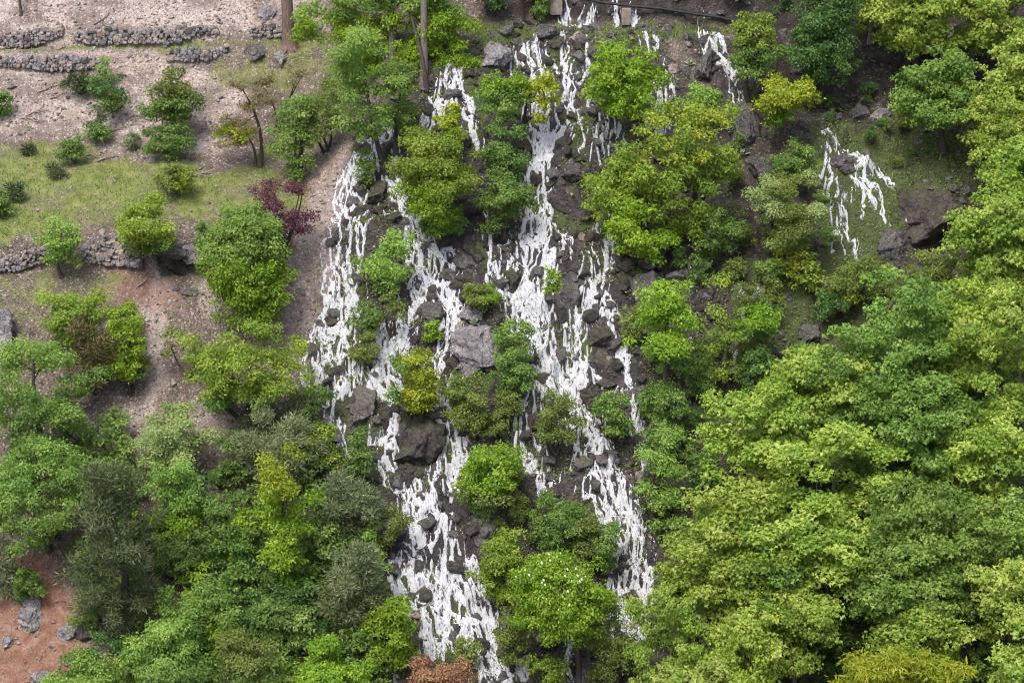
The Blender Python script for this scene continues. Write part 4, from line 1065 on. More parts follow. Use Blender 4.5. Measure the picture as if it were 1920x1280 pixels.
trs = np.random.default_rng(2024)
TL = [
 # ---- left: terraces
 ('green', (270, 118, 385, 250), (332, 262), 'small rounded tree standing on the gravel left of the bare tree', 'tree', dict(mixsp=('olive', lambda p: p[:, 2] > 0.1))),
 ('mid', (264, 232, 362, 296), (318, 292), 'dark green bush at the foot of the small rounded tree', 'bush', dict(multi=True)),
 ('copper', (400, 132, 525, 290), (487, 312), 'half bare tree with reddish young leaves left of the scree', 'tree', dict(open_=0.9, dens=0.6, trunk_r=0.10, clump=0.7)),
 ('yellow', (402, 222, 500, 272), (478, 312), 'bright yellow-green sprays on the half bare tree trunk', 'shrub', dict(dens=0.8, open_=0.4)),
 ('green', (515, 170, 605, 332), (560, 330), 'upright leafy green shrub beside the half bare tree', 'shrub', dict(multi=True)),
 ('olive', (560, 150, 668, 262), (610, 285), 'olive shrub on the bank left of the maple pair', 'shrub', dict(multi=True, open_=0.4)),
 ('copper', (455, 130, 590, 215), (520, 245), 'thin brownish shrub on weedy slope under the pine', 'shrub', dict(multi=True, open_=0.9, dens=0.45)),
 ('juniper', (122, 130, 182, 176), (150, 176), 'dark low juniper bush under the second terrace wall', 'bush', dict(multi=True)),
 ('mid', (165, 142, 250, 208), (210, 208), 'dark green bush beside the dark low juniper', 'bush', dict(multi=True, mixsp=('dark', lambda p: p[:, 2] > 0))),
 ('pale', (180, 108, 222, 150), (200, 165), 'thin pale sapling rising above the dark green bush', 'shrub', dict(multi=True, open_=0.7)),
 ('mid', (160, 196, 210, 258), (186, 258), 'narrow greyish bush on the gravel above the grass', 'bush', dict(multi=True, mixsp=('greyj', lambda p: p[:, 2] > -0.1))),
 ('mid', (104, 252, 172, 304), (138, 302), 'grey-green bush at the upper edge of the grass terrace', 'bush', dict(multi=True)),
 ('greyj', (235, 248, 262, 278), (248, 276), 'tiny grey-green bush among the dead branches', 'bush', dict(multi=True)),
 ('green', (-22, 162, 28, 216), (0, 216), 'bright green bush cut by the left edge near the top', 'bush', dict(multi=True)),
 ('olive', (284, 308, 382, 366), (330, 364), 'olive bush with bare twigs on the grass terrace', 'bush', dict(multi=True, mixsp=('oliveY', lambda p: p[:, 0] > 0.0))),
 ('juniper', (88, 308, 126, 332), (106, 330), 'dark little tuft of shrub on the grass terrace', 'bush', dict(multi=True)),
 ('juniper', (36, 270, 68, 288), (52, 288), 'smallest dark tuft at the top of the grass', 'bush', dict(multi=True)),
 ('juniper', (12, 342, 56, 372), (34, 372), 'dark brown tuft near the left edge of the grass', 'bush', dict(multi=True)),
 ('mid', (-20, 350, 28, 404), (0, 402), 'grey-green bush cut by the left edge on the grass', 'bush', dict(multi=True)),
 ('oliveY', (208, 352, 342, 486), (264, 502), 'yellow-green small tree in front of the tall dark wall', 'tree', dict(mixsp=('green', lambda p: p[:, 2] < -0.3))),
 ('fresh', (72, 414, 178, 512), (116, 520), 'loose light green tree in front of the left edge wall', 'tree', dict(open_=0.45)),
 ('mid', (365, 412, 412, 462), (388, 466), 'green bush between the smooth boulder and the domed tree', 'bush', dict(multi=True)),
 ('purple', (446, 345, 596, 470), (530, 480), 'purple flowering tree behind the domed bright tree', 'tree', dict(dens=0.9, open_=0.45, multi=True)),
 ('vivid', (393, 388, 556, 596), (472, 612), 'dense domed bright green tree at the edge of the scree', 'tree', dict(dens=2.8, even=0.9, clump=0.7, flat=0.95, mixsp=('fresh', lambda p: p[:, 2] > 0.2))),
 # ---- left: lower slope
 ('oliveY', (76, 530, 212, 625), (150, 650), 'loose yellow-green shrub on the slope below the wall', 'shrub', dict(multi=True, open_=0.4)),
 ('brownj', (125, 604, 228, 728), (180, 735), 'brownish dark juniper left of the gully', 'juniper', dict(multi=True)),
 ('vivid', (200, 580, 286, 722), (245, 735), 'bright green upright shrub beside the brownish juniper', 'shrub', dict(multi=True)),
 ('green', (-15, 628, 182, 842), (90, 860), 'big blue-green tree at the left edge halfway down', 'tree', dict(mixsp=('fresh', lambda p: p[:, 2] > 0.35))),
 ('olive', (308, 590, 392, 690), (350, 705), 'sparse olive shrub on the gravel left of the broad shrub', 'shrub', dict(multi=True, open_=0.8, dens=0.7)),
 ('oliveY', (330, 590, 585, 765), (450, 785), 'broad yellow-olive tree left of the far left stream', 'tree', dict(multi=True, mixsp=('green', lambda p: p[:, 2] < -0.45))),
 ('pale', (250, 768, 425, 872), (330, 890), 'pale silvery green shrub at the foot of the gully', 'shrub', dict(multi=True)),
 ('greyj', (438, 752, 610, 890), (520, 905), 'grey-green soft juniper below the broad olive tree', 'juniper', dict(multi=True)),
 ('oliveY', (560, 760, 645, 880), (605, 900), 'spindly yellow-green shrub at the foot of the water fan', 'shrub', dict(multi=True, open_=0.8, dens=0.7, mixsp=('amber', lambda p: p[:, 2] > 0.5))),
 ('green', (-20, 800, 196, 1008), (90, 1030), 'broad bright green tree at the left edge above red earth', 'tree', dict(mixsp=('fresh', lambda p: p[:, 2] > 0.15))),
 ('juniper', (136, 866, 315, 1192), (220, 1205), 'tall dark juniper in the lower left', 'juniper', dict(dens=1.2)),
 ('fresh', (278, 852, 392, 1010), (318, 1045), 'light green tree right behind the tall dark juniper', 'tree', dict(mixsp=('vivid', lambda p: p[:, 2] < 0))),
 ('green', (385, 908, 480, 1070), (430, 1085), 'mid green shrub left of the tall upright bright tree', 'shrub', dict(multi=True)),
 ('mid', (290, 985, 390, 1075), (340, 1090), 'dark green bush in the gap right of the tall juniper', 'bush', dict(multi=True)),
 ('vivid', (466, 848, 604, 1105), (535, 1130), 'tall upright bright green tree in the lower left', 'tree', dict(dens=1.1, mixsp=('yellow', lambda p: p[:, 2] > 0.55))),
 ('greyj', (585, 875, 720, 1010), (655, 1030), 'upper grey-olive juniper beside the left stream', 'juniper', dict(multi=True, mixsp=('juniper', lambda p: p[:, 2] < -0.2))),
 ('juniper', (590, 990, 735, 1185), (660, 1205), 'lower grey-olive juniper beside the wide water fan', 'juniper', dict(mixsp=('greyj', lambda p: p[:, 2] > 0.1))),
 ('olive', (680, 930, 780, 1030), (725, 1045), 'olive shrub hanging over the left stream bend', 'shrub', dict(multi=True, open_=0.65)),
 ('mid', (640, 790, 705, 900), (670, 915), 'dark green shrub between the fan and the second stream', 'shrub', dict(multi=True, open_=0.3)),
 ('fresh', (305, 1072, 448, 1195), (375, 1225), 'rounded fresh green tree low down right of the juniper', 'tree', {}),
 ('green', (252, 1150, 420, 1310), (340, 1320), 'green tree at the bottom edge under the rounded fresh tree', 'tree', dict(mixsp=('fresh', lambda p: p[:, 2] > 0.3))),
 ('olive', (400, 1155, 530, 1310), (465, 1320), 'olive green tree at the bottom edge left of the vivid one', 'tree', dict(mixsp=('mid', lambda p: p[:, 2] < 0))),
 ('mid', (480, 1100, 590, 1200), (540, 1210), 'dark green undergrowth bush below the tall upright tree', 'bush', dict(multi=True, open_=0.3)),
 ('fresh', (82, 1200, 245, 1320), (165, 1330), 'light green tree at the bottom edge on red earth', 'tree', dict(open_=0.2)),
 ('vivid', (538, 1180, 705, 1320), (620, 1330), 'vivid green tree at the bottom edge left of the fan', 'tree', {}),
 ('vivid', (682, 1108, 805, 1245), (740, 1260), 'intense green rounded bush at the foot of the water fan', 'bush', dict(dens=1.1)),
 ('russet', (755, 1222, 912, 1330), (830, 1335), 'russet red-brown bush at the bottom edge', 'bush', dict(multi=True)),
 ('greyj', (-15, 1012, 50, 1100), (15, 1110), 'grey-green shrub on the red earth at the left edge', 'shrub', dict(multi=True)),
 ('green', (20, 1050, 84, 1108), (52, 1112), 'small green bush right of the grey-green one on red earth', 'bush', dict(multi=True)),
 # ---- centre
 ('fresh', (598, -95, 905, 150), (800, 168), 'leafy ivy mass wrapped round the twin trunks at the top', 'ivy', dict(mixsp=('vivid', lambda p: p[:, 2] < 0.1), trunk_r=0.10, dens=1.7, depth=2.0, yshift=0.5)),
 ('green', (612, 82, 765, 285), (722, 325), 'soft green maple standing in the left stream', 'tree', dict(trunk_r=0.13, mixsp=('fresh', lambda p: p[:, 2] > 0.2))),
 ('olive', (715, 118, 805, 255), (743, 288), 'smaller olive-green maple right of the soft green one', 'tree', dict(mixsp=('green', lambda p: p[:, 0] < 0.2))),
 ('mid', (662, 272, 708, 348), (685, 350), 'narrow dark green bush at the foot of the soft green maple', 'bush', dict(multi=True)),
 ('oliveY', (735, 222, 905, 420), (825, 450), 'rounded yellow-green tree between left and middle streams', 'tree', dict(dens=1.6, clump=0.85, mixsp=('vivid', lambda p: p[:, 2] < -0.1))),
 ('vivid', (820, 195, 880, 270), (850, 330), 'slim yellow-green top above the rounded tree', 'tree', dict(mixsp=('yellow', lambda p: p[:, 2] > 0))),
 ('green', (882, 125, 1000, 240), (938, 300), 'upper green crown of the trees beside the middle stream', 'tree', dict(mixsp=('vivid', lambda p: p[:, 2] > 0.2))),
 ('yellow', (965, 128, 1050, 232), (990, 290), 'yellow-green airy tree leaning over the middle stream', 'tree', dict(open_=0.55)),
 ('green', (895, 225, 995, 335), (945, 380), 'green tree between the rounded tree and the middle stream', 'tree', {}),
 ('green', (888, 310, 1002, 428), (945, 445), 'lowest green tree left of the middle stream bend', 'tree', dict(mixsp=('mid', lambda p: p[:, 2] < 0))),
 ('mid', (795, 395, 880, 445), (840, 450), 'dark bush under the rounded yellow-green tree', 'bush', dict(multi=True)),
 ('vivid', (1088, 76, 1242, 215), (1186, 268), 'intense green single tree on the rill slope', 'tree', dict(trunk_r=0.12, dens=1.6, even=0.5, clump=0.85)),
 ('vivid', (1078, 285, 1262, 466), (1190, 480), 'wide green tree in front of the golden one', 'tree', dict(dens=1.6, clump=0.85, mixsp=('oliveY', lambda p: p[:, 2] > 0.1))),
 ('amber', (1180, 192, 1405, 425), (1300, 470), 'golden-orange tree right of the middle stream', 'tree', dict(open_=0.15, dens=1.3, clump=0.85, mixsp=('oliveY', lambda p: (p[:, 2] < 0.15) | (p[:, 0] > 0.65) | (np.sin(p[:, 0] * 9 + p[:, 1] * 7) > 0.35)))),
 ('fresh', (1268, 158, 1358, 225), (1312, 250), 'light green bush behind the golden-orange tree', 'bush', dict(multi=True)),
 ('green', (1290, 370, 1400, 470), (1345, 485), 'dark green shrub under the golden-orange tree', 'shrub', dict(multi=True, open_=0.4)),
 ('fresh', (665, 405, 770, 540), (722, 550), 'feathery green shrub growing between the two left streams', 'shrub', dict(multi=True, open_=0.4)),
 ('mid', (655, 555, 720, 630), (690, 640), 'green shrub on the far left stream', 'shrub', dict(multi=True, open_=0.4)),
 ('olive', (655, 610, 725, 680), (690, 690), 'olive shrub between far left and second streams', 'shrub', dict(multi=True, open_=0.5)),
 ('olive', (690, 535, 790, 610), (735, 630), 'sparse leafless-looking shrub above the yellow shrub', 'shrub', dict(multi=True, open_=0.9, dens=0.5)),
 ('yellow', (728, 638, 842, 780), (790, 790), 'bright yellow-green shrub in the second stream', 'shrub', dict(multi=True, mixsp=('fresh', lambda p: p[:, 0] < -0.4))),
 ('olive', (862, 528, 940, 580), (900, 584), 'rounded olive bush on top of the pale rock', 'bush', dict(multi=True, mixsp=('vivid', lambda p: p[:, 0] > 0.3))),
 ('vivid', (794, 598, 832, 640), (812, 642), 'small round green bush in the left cascade', 'bush', dict(multi=True)),
 ('green', (915, 570, 1005, 680), (955, 690), 'feathery green shrub at the left of the middle stream', 'shrub', dict(multi=True, open_=0.5)),
 ('mid', (925, 640, 1005, 745), (965, 755), 'dark green shrub below the feathery one', 'shrub', dict(multi=True)),
 ('olive', (840, 690, 930, 810), (885, 820), 'olive shrub under the big pale-topped boulder', 'shrub', dict(multi=True, open_=0.3)),
 ('green', (835, 685, 885, 760), (858, 775), 'green spray at the side of the second stream', 'shrub', dict(multi=True, open_=0.4)),
 ('vivid', (1010, 480, 1056, 560), (1050, 620), 'slender bright sapling in the middle of the cascade', 'sapling', dict(open_=0.6, dens=0.8, trunk_r=0.035)),
 ('olive', (990, 730, 1085, 840), (1035, 850), 'olive shrub in the fork of the middle stream', 'shrub', dict(multi=True, open_=0.4)),
 ('green', (1105, 725, 1195, 815), (1150, 820), 'green shrub between the middle and right streams', 'shrub', dict(multi=True, open_=0.45)),
 ('vivid', (1178, 515, 1312, 765), (1250, 790), 'columnar bright green tree below the leaning slab', 'tree', dict(mixsp=('green', lambda p: p[:, 2] < -0.1))),
 ('oliveY', (1300, 500, 1375, 730), (1335, 745), 'dark thicket with yellow leaves right of the columnar tree', 'thicket', dict(multi=True, open_=0.85, dens=0.75)),
 ('olive', (1155, 565, 1215, 640), (1185, 645), 'olive tuft at the foot of the leaning slab', 'bush', dict(multi=True, open_=0.4)),
 ('green', (1190, 735, 1290, 850), (1240, 865), 'green shrub under the columnar tree', 'shrub', dict(multi=True, open_=0.3)),
 ('vivid', (848, 835, 992, 945), (915, 955), 'bright leafy shrub over the shadowed central crag', 'shrub', dict(multi=True, mixsp=('olive', lambda p: p[:, 2] < -0.2))),
 ('green', (990, 915, 1110, 1015), (1055, 1030), 'green shrub above the flowering tree', 'shrub', dict(multi=True)),
 ('olive', (1060, 960, 1165, 1060), (1110, 1075), 'dark olive shrub crossing the right stream', 'shrub', dict(multi=True, open_=0.35, mixsp=('green', lambda p: p[:, 0] > 0.2))),
 ('oliveY', (880, 990, 1000, 1120), (940, 1135), 'yellow-olive shrub right of the wide water fan', 'shrub', dict(multi=True, open_=0.3)),
 ('olive', (905, 1125, 1010, 1240), (960, 1255), 'brown-olive shrub at the lower right of the fan', 'shrub', dict(multi=True, open_=0.5)),
 ('vivid', (955, 1030, 1135, 1200), (1085, 1282), 'bright green flowering tree with cream blossoms at bottom centre', 'tree', dict(trunk_r=0.13, dens=1.6, clump=0.85)),
 ('olive', (1100, 1130, 1190, 1280), (1145, 1290), 'dark olive undergrowth right of the flowering tree', 'shrub', dict(multi=True, open_=0.5)),
 ('oliveY', (985, 1205, 1075, 1285), (1030, 1300), 'low olive shrub left of the flowering tree trunk', 'shrub', dict(multi=True, open_=0.5)),
 ('fresh', (1185, 790, 1285, 985), (1235, 1010), 'slender airy tree on the right bank of the middle stream', 'tree', dict(open_=0.55)),
 ('olive', (850, 1180, 905, 1240), (878, 1250), 'sparse shrub in the tail of the water fan', 'shrub', dict(multi=True, open_=0.6)),
 # ---- upper right
 ('oliveY', (1345, 30, 1472, 142), (1402, 190), 'round yellow-green tree right of the short cliff fall', 'tree', dict(mixsp=('green', lambda p: p[:, 2] < 0))),
 ('yellow', (1400, 138, 1532, 242), (1468, 268), 'bright yellow layered tree at upper right', 'tree', dict(mixsp=('vivid', lambda p: p[:, 2] < -0.2))),
 ('dark', (1470, -30, 1605, 160), (1540, 195), 'dense dark green tree hugging the cliff', 'tree', dict(dens=2.0, even=0.6)),
 ('maple', (1590, -60, 1792, 108), (1720, 150), 'large-leaved maple overhanging the dark cliff', 'tree', dict(flat=0.6, grow=1.22, dens=1.5)),
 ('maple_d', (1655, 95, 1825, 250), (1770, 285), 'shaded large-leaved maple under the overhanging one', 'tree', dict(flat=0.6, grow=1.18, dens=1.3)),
 ('green', (1440, 258, 1536, 350), (1490, 360), 'dark green bush below the bright yellow layered tree', 'bush', dict(multi=True, mixsp=('mid', lambda p: p[:, 2] < 0))),
 ('pale', (1395, 325, 1565, 480), (1480, 495), 'wide greyish green shrub left of the mossy cascade', 'shrub', dict(multi=True, mixsp=('olive', lambda p: (p[:, 0] > -0.4) & (p[:, 0] < 0.3)))),
 ('amber', (1440, 448, 1512, 515), (1478, 525), 'yellowish bush under the wide greyish shrub', 'bush', dict(multi=True, open_=0.4)),
 ('green', (1360, 565, 1472, 650), (1425, 690), 'vivid fan-shaped shrub below the cracked rock', 'shrub', dict(mixsp=('vivid', lambda p: p[:, 2] > 0))),
 ('dark', (1380, 640, 1460, 740), (1420, 750), 'dark shrub hanging below the fan-shaped one', 'shrub', dict(multi=True, open_=0.4)),
 ('olive', (1530, 480, 1680, 560), (1600, 570), 'low olive shrub under the mossy cascade', 'shrub', dict(multi=True)),
 ('olive', (1680, 460, 1800, 570), (1740, 590), 'olive shrub below the huge dark boulder', 'shrub', dict(multi=True)),
 ('vivid', (1720, 500, 1790, 570), (1755, 585), 'green bush at the corner of the maple wood', 'bush', dict(multi=True)),
]
# ---- the maple wood on the right
WOOD = [
 ('maple', (1800, -60, 1985, 150), 'maple in the top right corner'),
 ('maple_y', (1795, 125, 1935, 270), 'yellowish maple at the right edge below the corner one'),
 ('maple', (1815, 235, 1985, 405), 'maple at the right edge level with the mossy cascade'),
 ('maple', (1752, 365, 1945, 560), 'maple just right of the huge dark boulder'),
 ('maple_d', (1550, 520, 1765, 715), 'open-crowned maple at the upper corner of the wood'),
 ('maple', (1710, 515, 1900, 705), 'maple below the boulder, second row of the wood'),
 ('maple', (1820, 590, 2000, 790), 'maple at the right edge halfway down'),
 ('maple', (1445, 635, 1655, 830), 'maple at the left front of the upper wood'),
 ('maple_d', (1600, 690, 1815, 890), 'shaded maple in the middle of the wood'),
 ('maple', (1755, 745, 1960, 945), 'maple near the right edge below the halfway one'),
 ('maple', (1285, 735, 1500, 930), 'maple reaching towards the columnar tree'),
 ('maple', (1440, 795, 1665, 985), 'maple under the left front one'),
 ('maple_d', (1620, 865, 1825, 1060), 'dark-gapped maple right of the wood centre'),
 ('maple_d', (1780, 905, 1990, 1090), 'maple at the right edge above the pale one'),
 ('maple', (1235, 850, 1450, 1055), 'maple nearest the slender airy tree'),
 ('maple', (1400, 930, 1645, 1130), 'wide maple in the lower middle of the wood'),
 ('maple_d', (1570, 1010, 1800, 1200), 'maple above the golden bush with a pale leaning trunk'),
 ('maple', (1225, 1000, 1420, 1175), 'maple beside the foot of the right stream'),
 ('maple', (1225, 1125, 1340, 1300), 'small maple at bottom right of the stream'),
 ('maple', (1310, 1090, 1455, 1270), 'maple left of the dark gap with trunks'),
 ('maple_y', (1795, 1040, 1965, 1190), 'pale yellowish maple at the lower right edge'),
 ('maple_y', (1800, 1150, 2000, 1340), 'pale maple in the bottom right corner'),
 ('gold', (1515, 1185, 1805, 1350), 'golden long-leaved tree at the bottom edge'),
 ('maple_y', (1230, 1225, 1420, 1350), 'light maple at the bottom edge left of the gap'),
]
for sp, box, base, label, cat, kw in TL:
    if box[2] < 560 and box[1] > 500 and 'grow' not in kw: kw = dict(kw, grow=1.14)
    nm = {'tree': 'leafy_tree', 'bush': 'bush', 'shrub': 'shrub', 'juniper': 'juniper', 'ivy': 'ivy_covered_tree', 'sapling': 'sapling', 'thicket': 'thicket'}[cat]
    res = make_tree(sp, box, base, label, cat, trs, name=nm, **kw)
    if 'flowering tree with' in label:
        root, C, half, cl = res
        fm = mesh_np('blossom', ROCK[1][0], ICO[1][1]); fm.materials.append(M['blossom'])
        for q in cl[np.argsort(cl[:, 1] - 0.6 * cl[:, 2])][:34:1]:
            if trs.random() < 0.75:
                o = obj('blossom', fm, None, root, q + np.array([trs.normal(0, 0.15), -0.30, 0.24 + trs.normal(0, 0.06)])); s = trs.uniform(0.045, 0.085); o.scale = (s, s, s)
WOOD += [
 ('maple', (1745, -110, 1890, 75), 'maple hanging into the picture from the top edge'), ('maple_d', (1560, -120, 1700, 30), 'maple at the top edge above the dense dark tree'), ('maple', (1800, 190, 1930, 330), 'maple at the edge of the dark cliff'),
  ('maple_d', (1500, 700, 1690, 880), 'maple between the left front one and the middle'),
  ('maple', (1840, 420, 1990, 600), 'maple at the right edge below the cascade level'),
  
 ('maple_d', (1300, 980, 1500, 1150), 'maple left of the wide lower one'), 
 ('maple_d', (1700, 970, 1880, 1130), 'maple above the pale yellowish ones'), ('maple', (1600, 1100, 1780, 1250), 'maple right behind the golden bush'),
 ('maple', (1410, 1080, 1570, 1230), 'maple shading the dark forked trunk'), ('maple', (1830, 330, 1990, 500), 'maple at the right edge beside the huge boulder'),
 ('maple_y', (1860, 60, 1990, 220), 'light maple at the right edge near the top')]
wood_proto = {}
WV = {'maple': 4, 'maple_d': 3, 'maple_y': 2, 'gold': 1}; wcount = {}
for sp, box, label in WOOD:
    x0, y0, x1, y1 = box; wcount[sp] = wcount.get(sp, -1) + 1; key = (sp, wcount[sp] % WV[sp])
    base = ((x0 + x1) / 2 + trs.uniform(-15, 15), y1 + trs.uniform(45, 95))
    if key not in wood_proto:
        r_ = make_tree(sp, (x0 - 8, y0 - 8, x1 + 8, y1 + 8), base, label, 'tree', trs, name='maple_tree' if sp != 'gold' else 'golden_tree', group='maples of the wood on the right', flat=0.64, bark='bark_grey', trunk_r=0.14, clump=0.9, dens=1.25, open_=0.10, grow=1.09)[0]
        wood_proto[key] = (r_, x1 - x0, y1 - y0 + 70)
    else:
        r_, w_, h_ = wood_proto[key]; B = hit((x0 + x1) / 2, base[1])[0]
        kx = (x1 - x0) / w_; kz = (y1 - y0 + 70) / h_
        copy_tree(r_, B - np.array([0, 0, 0.05]), label, 'maples of the wood on the right', (kx * trs.choice([-1, 1]), (kx + kz) / 2, kz), trs.uniform(-0.45, 0.45))
# smaller shrubs filling the gaps
def in_poly(u, v, pts): return poly_sd(np.array([u], float), np.array([v], float), pts)[0] > 0
FILL = [
 ([(20, 860), (230, 800), (300, 870), (440, 880), (600, 900), (730, 1060), (700, 1290), (130, 1290), (190, 1180), (150, 1060), (90, 1010)], 80, ('mid', 'green', 'vivid', 'fresh', 'dark', 'mid'), 'low shrub in the dense undergrowth of the lower left slope', 'undergrowth shrubs at lower left', 65, 120),
 ([(60, 560), (250, 600), (270, 680), (200, 760), (60, 800), (0, 700)], 7, ('olive', 'mid', 'oliveY'), 'low shrub on the left slope above the gully foot', 'undergrowth shrubs on the left slope', 50, 85),
 ([(420, 750), (600, 760), (640, 900), (480, 880)], 12, ('mid', 'olive', 'greyj'), 'low shrub between the broad olive tree and the water fan', 'undergrowth shrubs beside the far left stream', 50, 85),
 ([(1320, 480), (1560, 500), (1660, 560), (1480, 640), (1300, 760), (1320, 620)], 13, ('mid', 'dark', 'olive', 'oliveY'), 'low shrub on the dark slope left of the maple wood', 'undergrowth shrubs left of the wood', 55, 95),
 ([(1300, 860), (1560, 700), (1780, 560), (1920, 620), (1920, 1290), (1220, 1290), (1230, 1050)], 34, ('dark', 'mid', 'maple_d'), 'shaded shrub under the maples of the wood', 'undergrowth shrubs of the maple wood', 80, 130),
 ([(1020, 940), (1090, 940), (1110, 1040), (1180, 1080), (1140, 1290), (1100, 1290), (1000, 1000)], 5, ('mid', 'olive', 'green'), 'low shrub along the right stream near the bottom', 'undergrowth shrubs along the right stream', 55, 90),
 ([(860, 720), (960, 760), (980, 900), (1000, 1130), (900, 1090), (870, 960), (880, 860)], 14, ('olive', 'mid', 'oliveY'), 'low shrub in the middle of the cascade between the streams', 'undergrowth shrubs amid the cascade', 50, 85),
 ([(1250, 640), (1330, 640), (1330, 900), (1240, 1000), (1200, 900)], 12, ('mid', 'green', 'dark'), 'low shrub on the bank right of the middle stream', 'undergrowth shrubs on the right bank', 55, 95),
 ([(1240, 420), (1330, 470), (1310, 560), (1270, 520)], 4, ('mid', 'olive'), 'low shrub right of the leaning slab', 'undergrowth shrubs by the slab', 40, 70),
 ([(1480, 150), (1640, 160), (1800, 250), (1800, 330), (1700, 330), (1560, 240)], 9, ('dark', 'olive', 'mid'), 'small plant clump under the dark cliff at upper right', 'plant clumps under the cliff', 30, 55),
 ([(910, -20), (1040, -20), (1030, 30), (920, 40)], 4, ('dark', 'mid'), 'dark bush on the bank left of the tan pier', 'bushes by the pier', 50, 80),
 ([(1300, -30), (1480, -30), (1480, 20), (1330, 25)], 4, ('dark', 'mid'), 'dark bush on the cliff above the end of the pipe', 'bushes above the pipe', 50, 90),
 ([(1380, 260), (1560, 340), (1560, 480), (1400, 480), (1340, 420)], 9, ('olive', 'mid', 'green'), 'low shrub around the wide greyish green shrub', 'undergrowth shrubs beside the mossy cascade', 45, 80),
]
frs = np.random.default_rng(404)
fill_proto = {}; relabel = globals().get('relabel', [])
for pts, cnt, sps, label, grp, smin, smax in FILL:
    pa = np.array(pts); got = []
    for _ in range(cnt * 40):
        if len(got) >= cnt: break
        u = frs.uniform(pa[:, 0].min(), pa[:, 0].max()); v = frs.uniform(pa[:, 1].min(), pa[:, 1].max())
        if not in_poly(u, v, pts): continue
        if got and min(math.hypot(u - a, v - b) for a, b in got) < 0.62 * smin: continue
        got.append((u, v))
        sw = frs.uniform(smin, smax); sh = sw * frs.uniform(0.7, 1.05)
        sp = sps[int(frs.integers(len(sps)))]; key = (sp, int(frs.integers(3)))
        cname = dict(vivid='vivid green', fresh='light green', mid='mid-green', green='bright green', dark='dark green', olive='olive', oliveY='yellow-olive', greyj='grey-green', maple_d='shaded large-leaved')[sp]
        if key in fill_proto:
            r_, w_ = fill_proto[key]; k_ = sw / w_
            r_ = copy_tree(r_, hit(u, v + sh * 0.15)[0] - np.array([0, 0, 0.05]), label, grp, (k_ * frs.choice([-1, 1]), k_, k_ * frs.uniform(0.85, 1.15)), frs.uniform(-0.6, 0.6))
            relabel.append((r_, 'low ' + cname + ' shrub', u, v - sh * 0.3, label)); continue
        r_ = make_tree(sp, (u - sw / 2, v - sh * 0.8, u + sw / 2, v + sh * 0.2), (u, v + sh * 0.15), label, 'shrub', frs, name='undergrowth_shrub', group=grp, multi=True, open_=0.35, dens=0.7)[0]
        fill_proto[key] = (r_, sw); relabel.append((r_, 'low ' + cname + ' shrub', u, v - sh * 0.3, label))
print('leaf tris', TREE_TRIS)

# trunks without visible crowns
def bare_trunk(name, label, pts_uv, ground_uv, radii, bark, lean=0.0):
    B = hit(*ground_uv)[0]; sc = F / ((B - CAM) @ FWD)
    root = obj(name, None, loc=B); tag(root, label, 'tree trunk')
    pts = [np.array([(u - ground_uv[0]) / sc, 0.0, (ground_uv[1] - v) / sc / math.cos(PITCH) - 0.06]) for u, v in pts_uv]
    pp = np.array(pts); tt = np.linspace(0, 1, 14); t0 = np.linspace(0, 1, len(pp))
    P = np.stack([np.interp(tt, t0, pp[:, k]) for k in range(3)], -1); P[1:-1, :2] += np.random.default_rng(5).normal(0, 0.015, (12, 2))
    T = Tubes(); T.add(P, np.interp(tt, t0, radii), 12); obj('trunk', T.mesh('trunk'), M[bark], root)
    return root, P
root, P = bare_trunk('pine_trunk', 'thick straight pine trunk standing on the top left terrace', [(543, 93), (542, 78), (541, 40), (540, -140)], (543, 90), [0.44, 0.30, 0.25, 0.22], 'bark_pine')
T = Tubes()
for a in (-2.6, -1.9, -0.9, 0.2, 0.9): T.add([(0, 0, 0.28), (0.28 * math.cos(a), 0.28 * math.sin(a), 0.06), (0.62 * math.cos(a), 0.62 * math.sin(a), -0.12)], [0.15, 0.11, 0.03], 6)
obj('roots', T.mesh('roots'), M['bark_pine'], root)
bare_trunk('thin_trunk', 'thin dark trunk on the gravel in the top left corner', [(40, 30), (39, 10), (36, -120)], (40, 29), [0.08, 0.06, 0.05], 'bark')
bare_trunk('grey_trunk', 'left grey trunk wrapped in ivy at the top', [(736, 112), (735, 60), (735, -140)], (736, 110), [0.17, 0.14, 0.12], 'bark_grey')
bare_trunk('mossy_trunk', 'right banded trunk of the twin trunks at the top', [(795, 158), (796, 80), (797, -140)], (795, 155), [0.18, 0.14, 0.13], 'bark_grey')
bare_trunk('forked_trunk', 'dark forked trunk in the gap of the lower wood', [(1520, 1262), (1512, 1190), (1500, 1110), (1490, 1040)], (1520, 1262), [0.20, 0.16, 0.12, 0.08], 'bark')
bare_trunk('leaning_trunk', 'dark leaning trunk crossing the forked one in the lower wood', [(1512, 1262), (1525, 1180), (1545, 1100), (1555, 1060)], (1514, 1264), [0.17, 0.14, 0.10, 0.07], 'bark')
bare_trunk('pale_trunk', 'pale leaning trunk in the middle of the wood', [(1570, 1060), (1580, 1000), (1592, 950)], (1570, 1062), [0.10, 0.08, 0.06], 'bark_grey')
bare_trunk('slim_trunk', 'slim upright trunk near the right edge of the lower wood', [(1790, 1190), (1788, 1120), (1785, 1050)], (1790, 1190), [0.10, 0.08, 0.07], 'bark_grey')

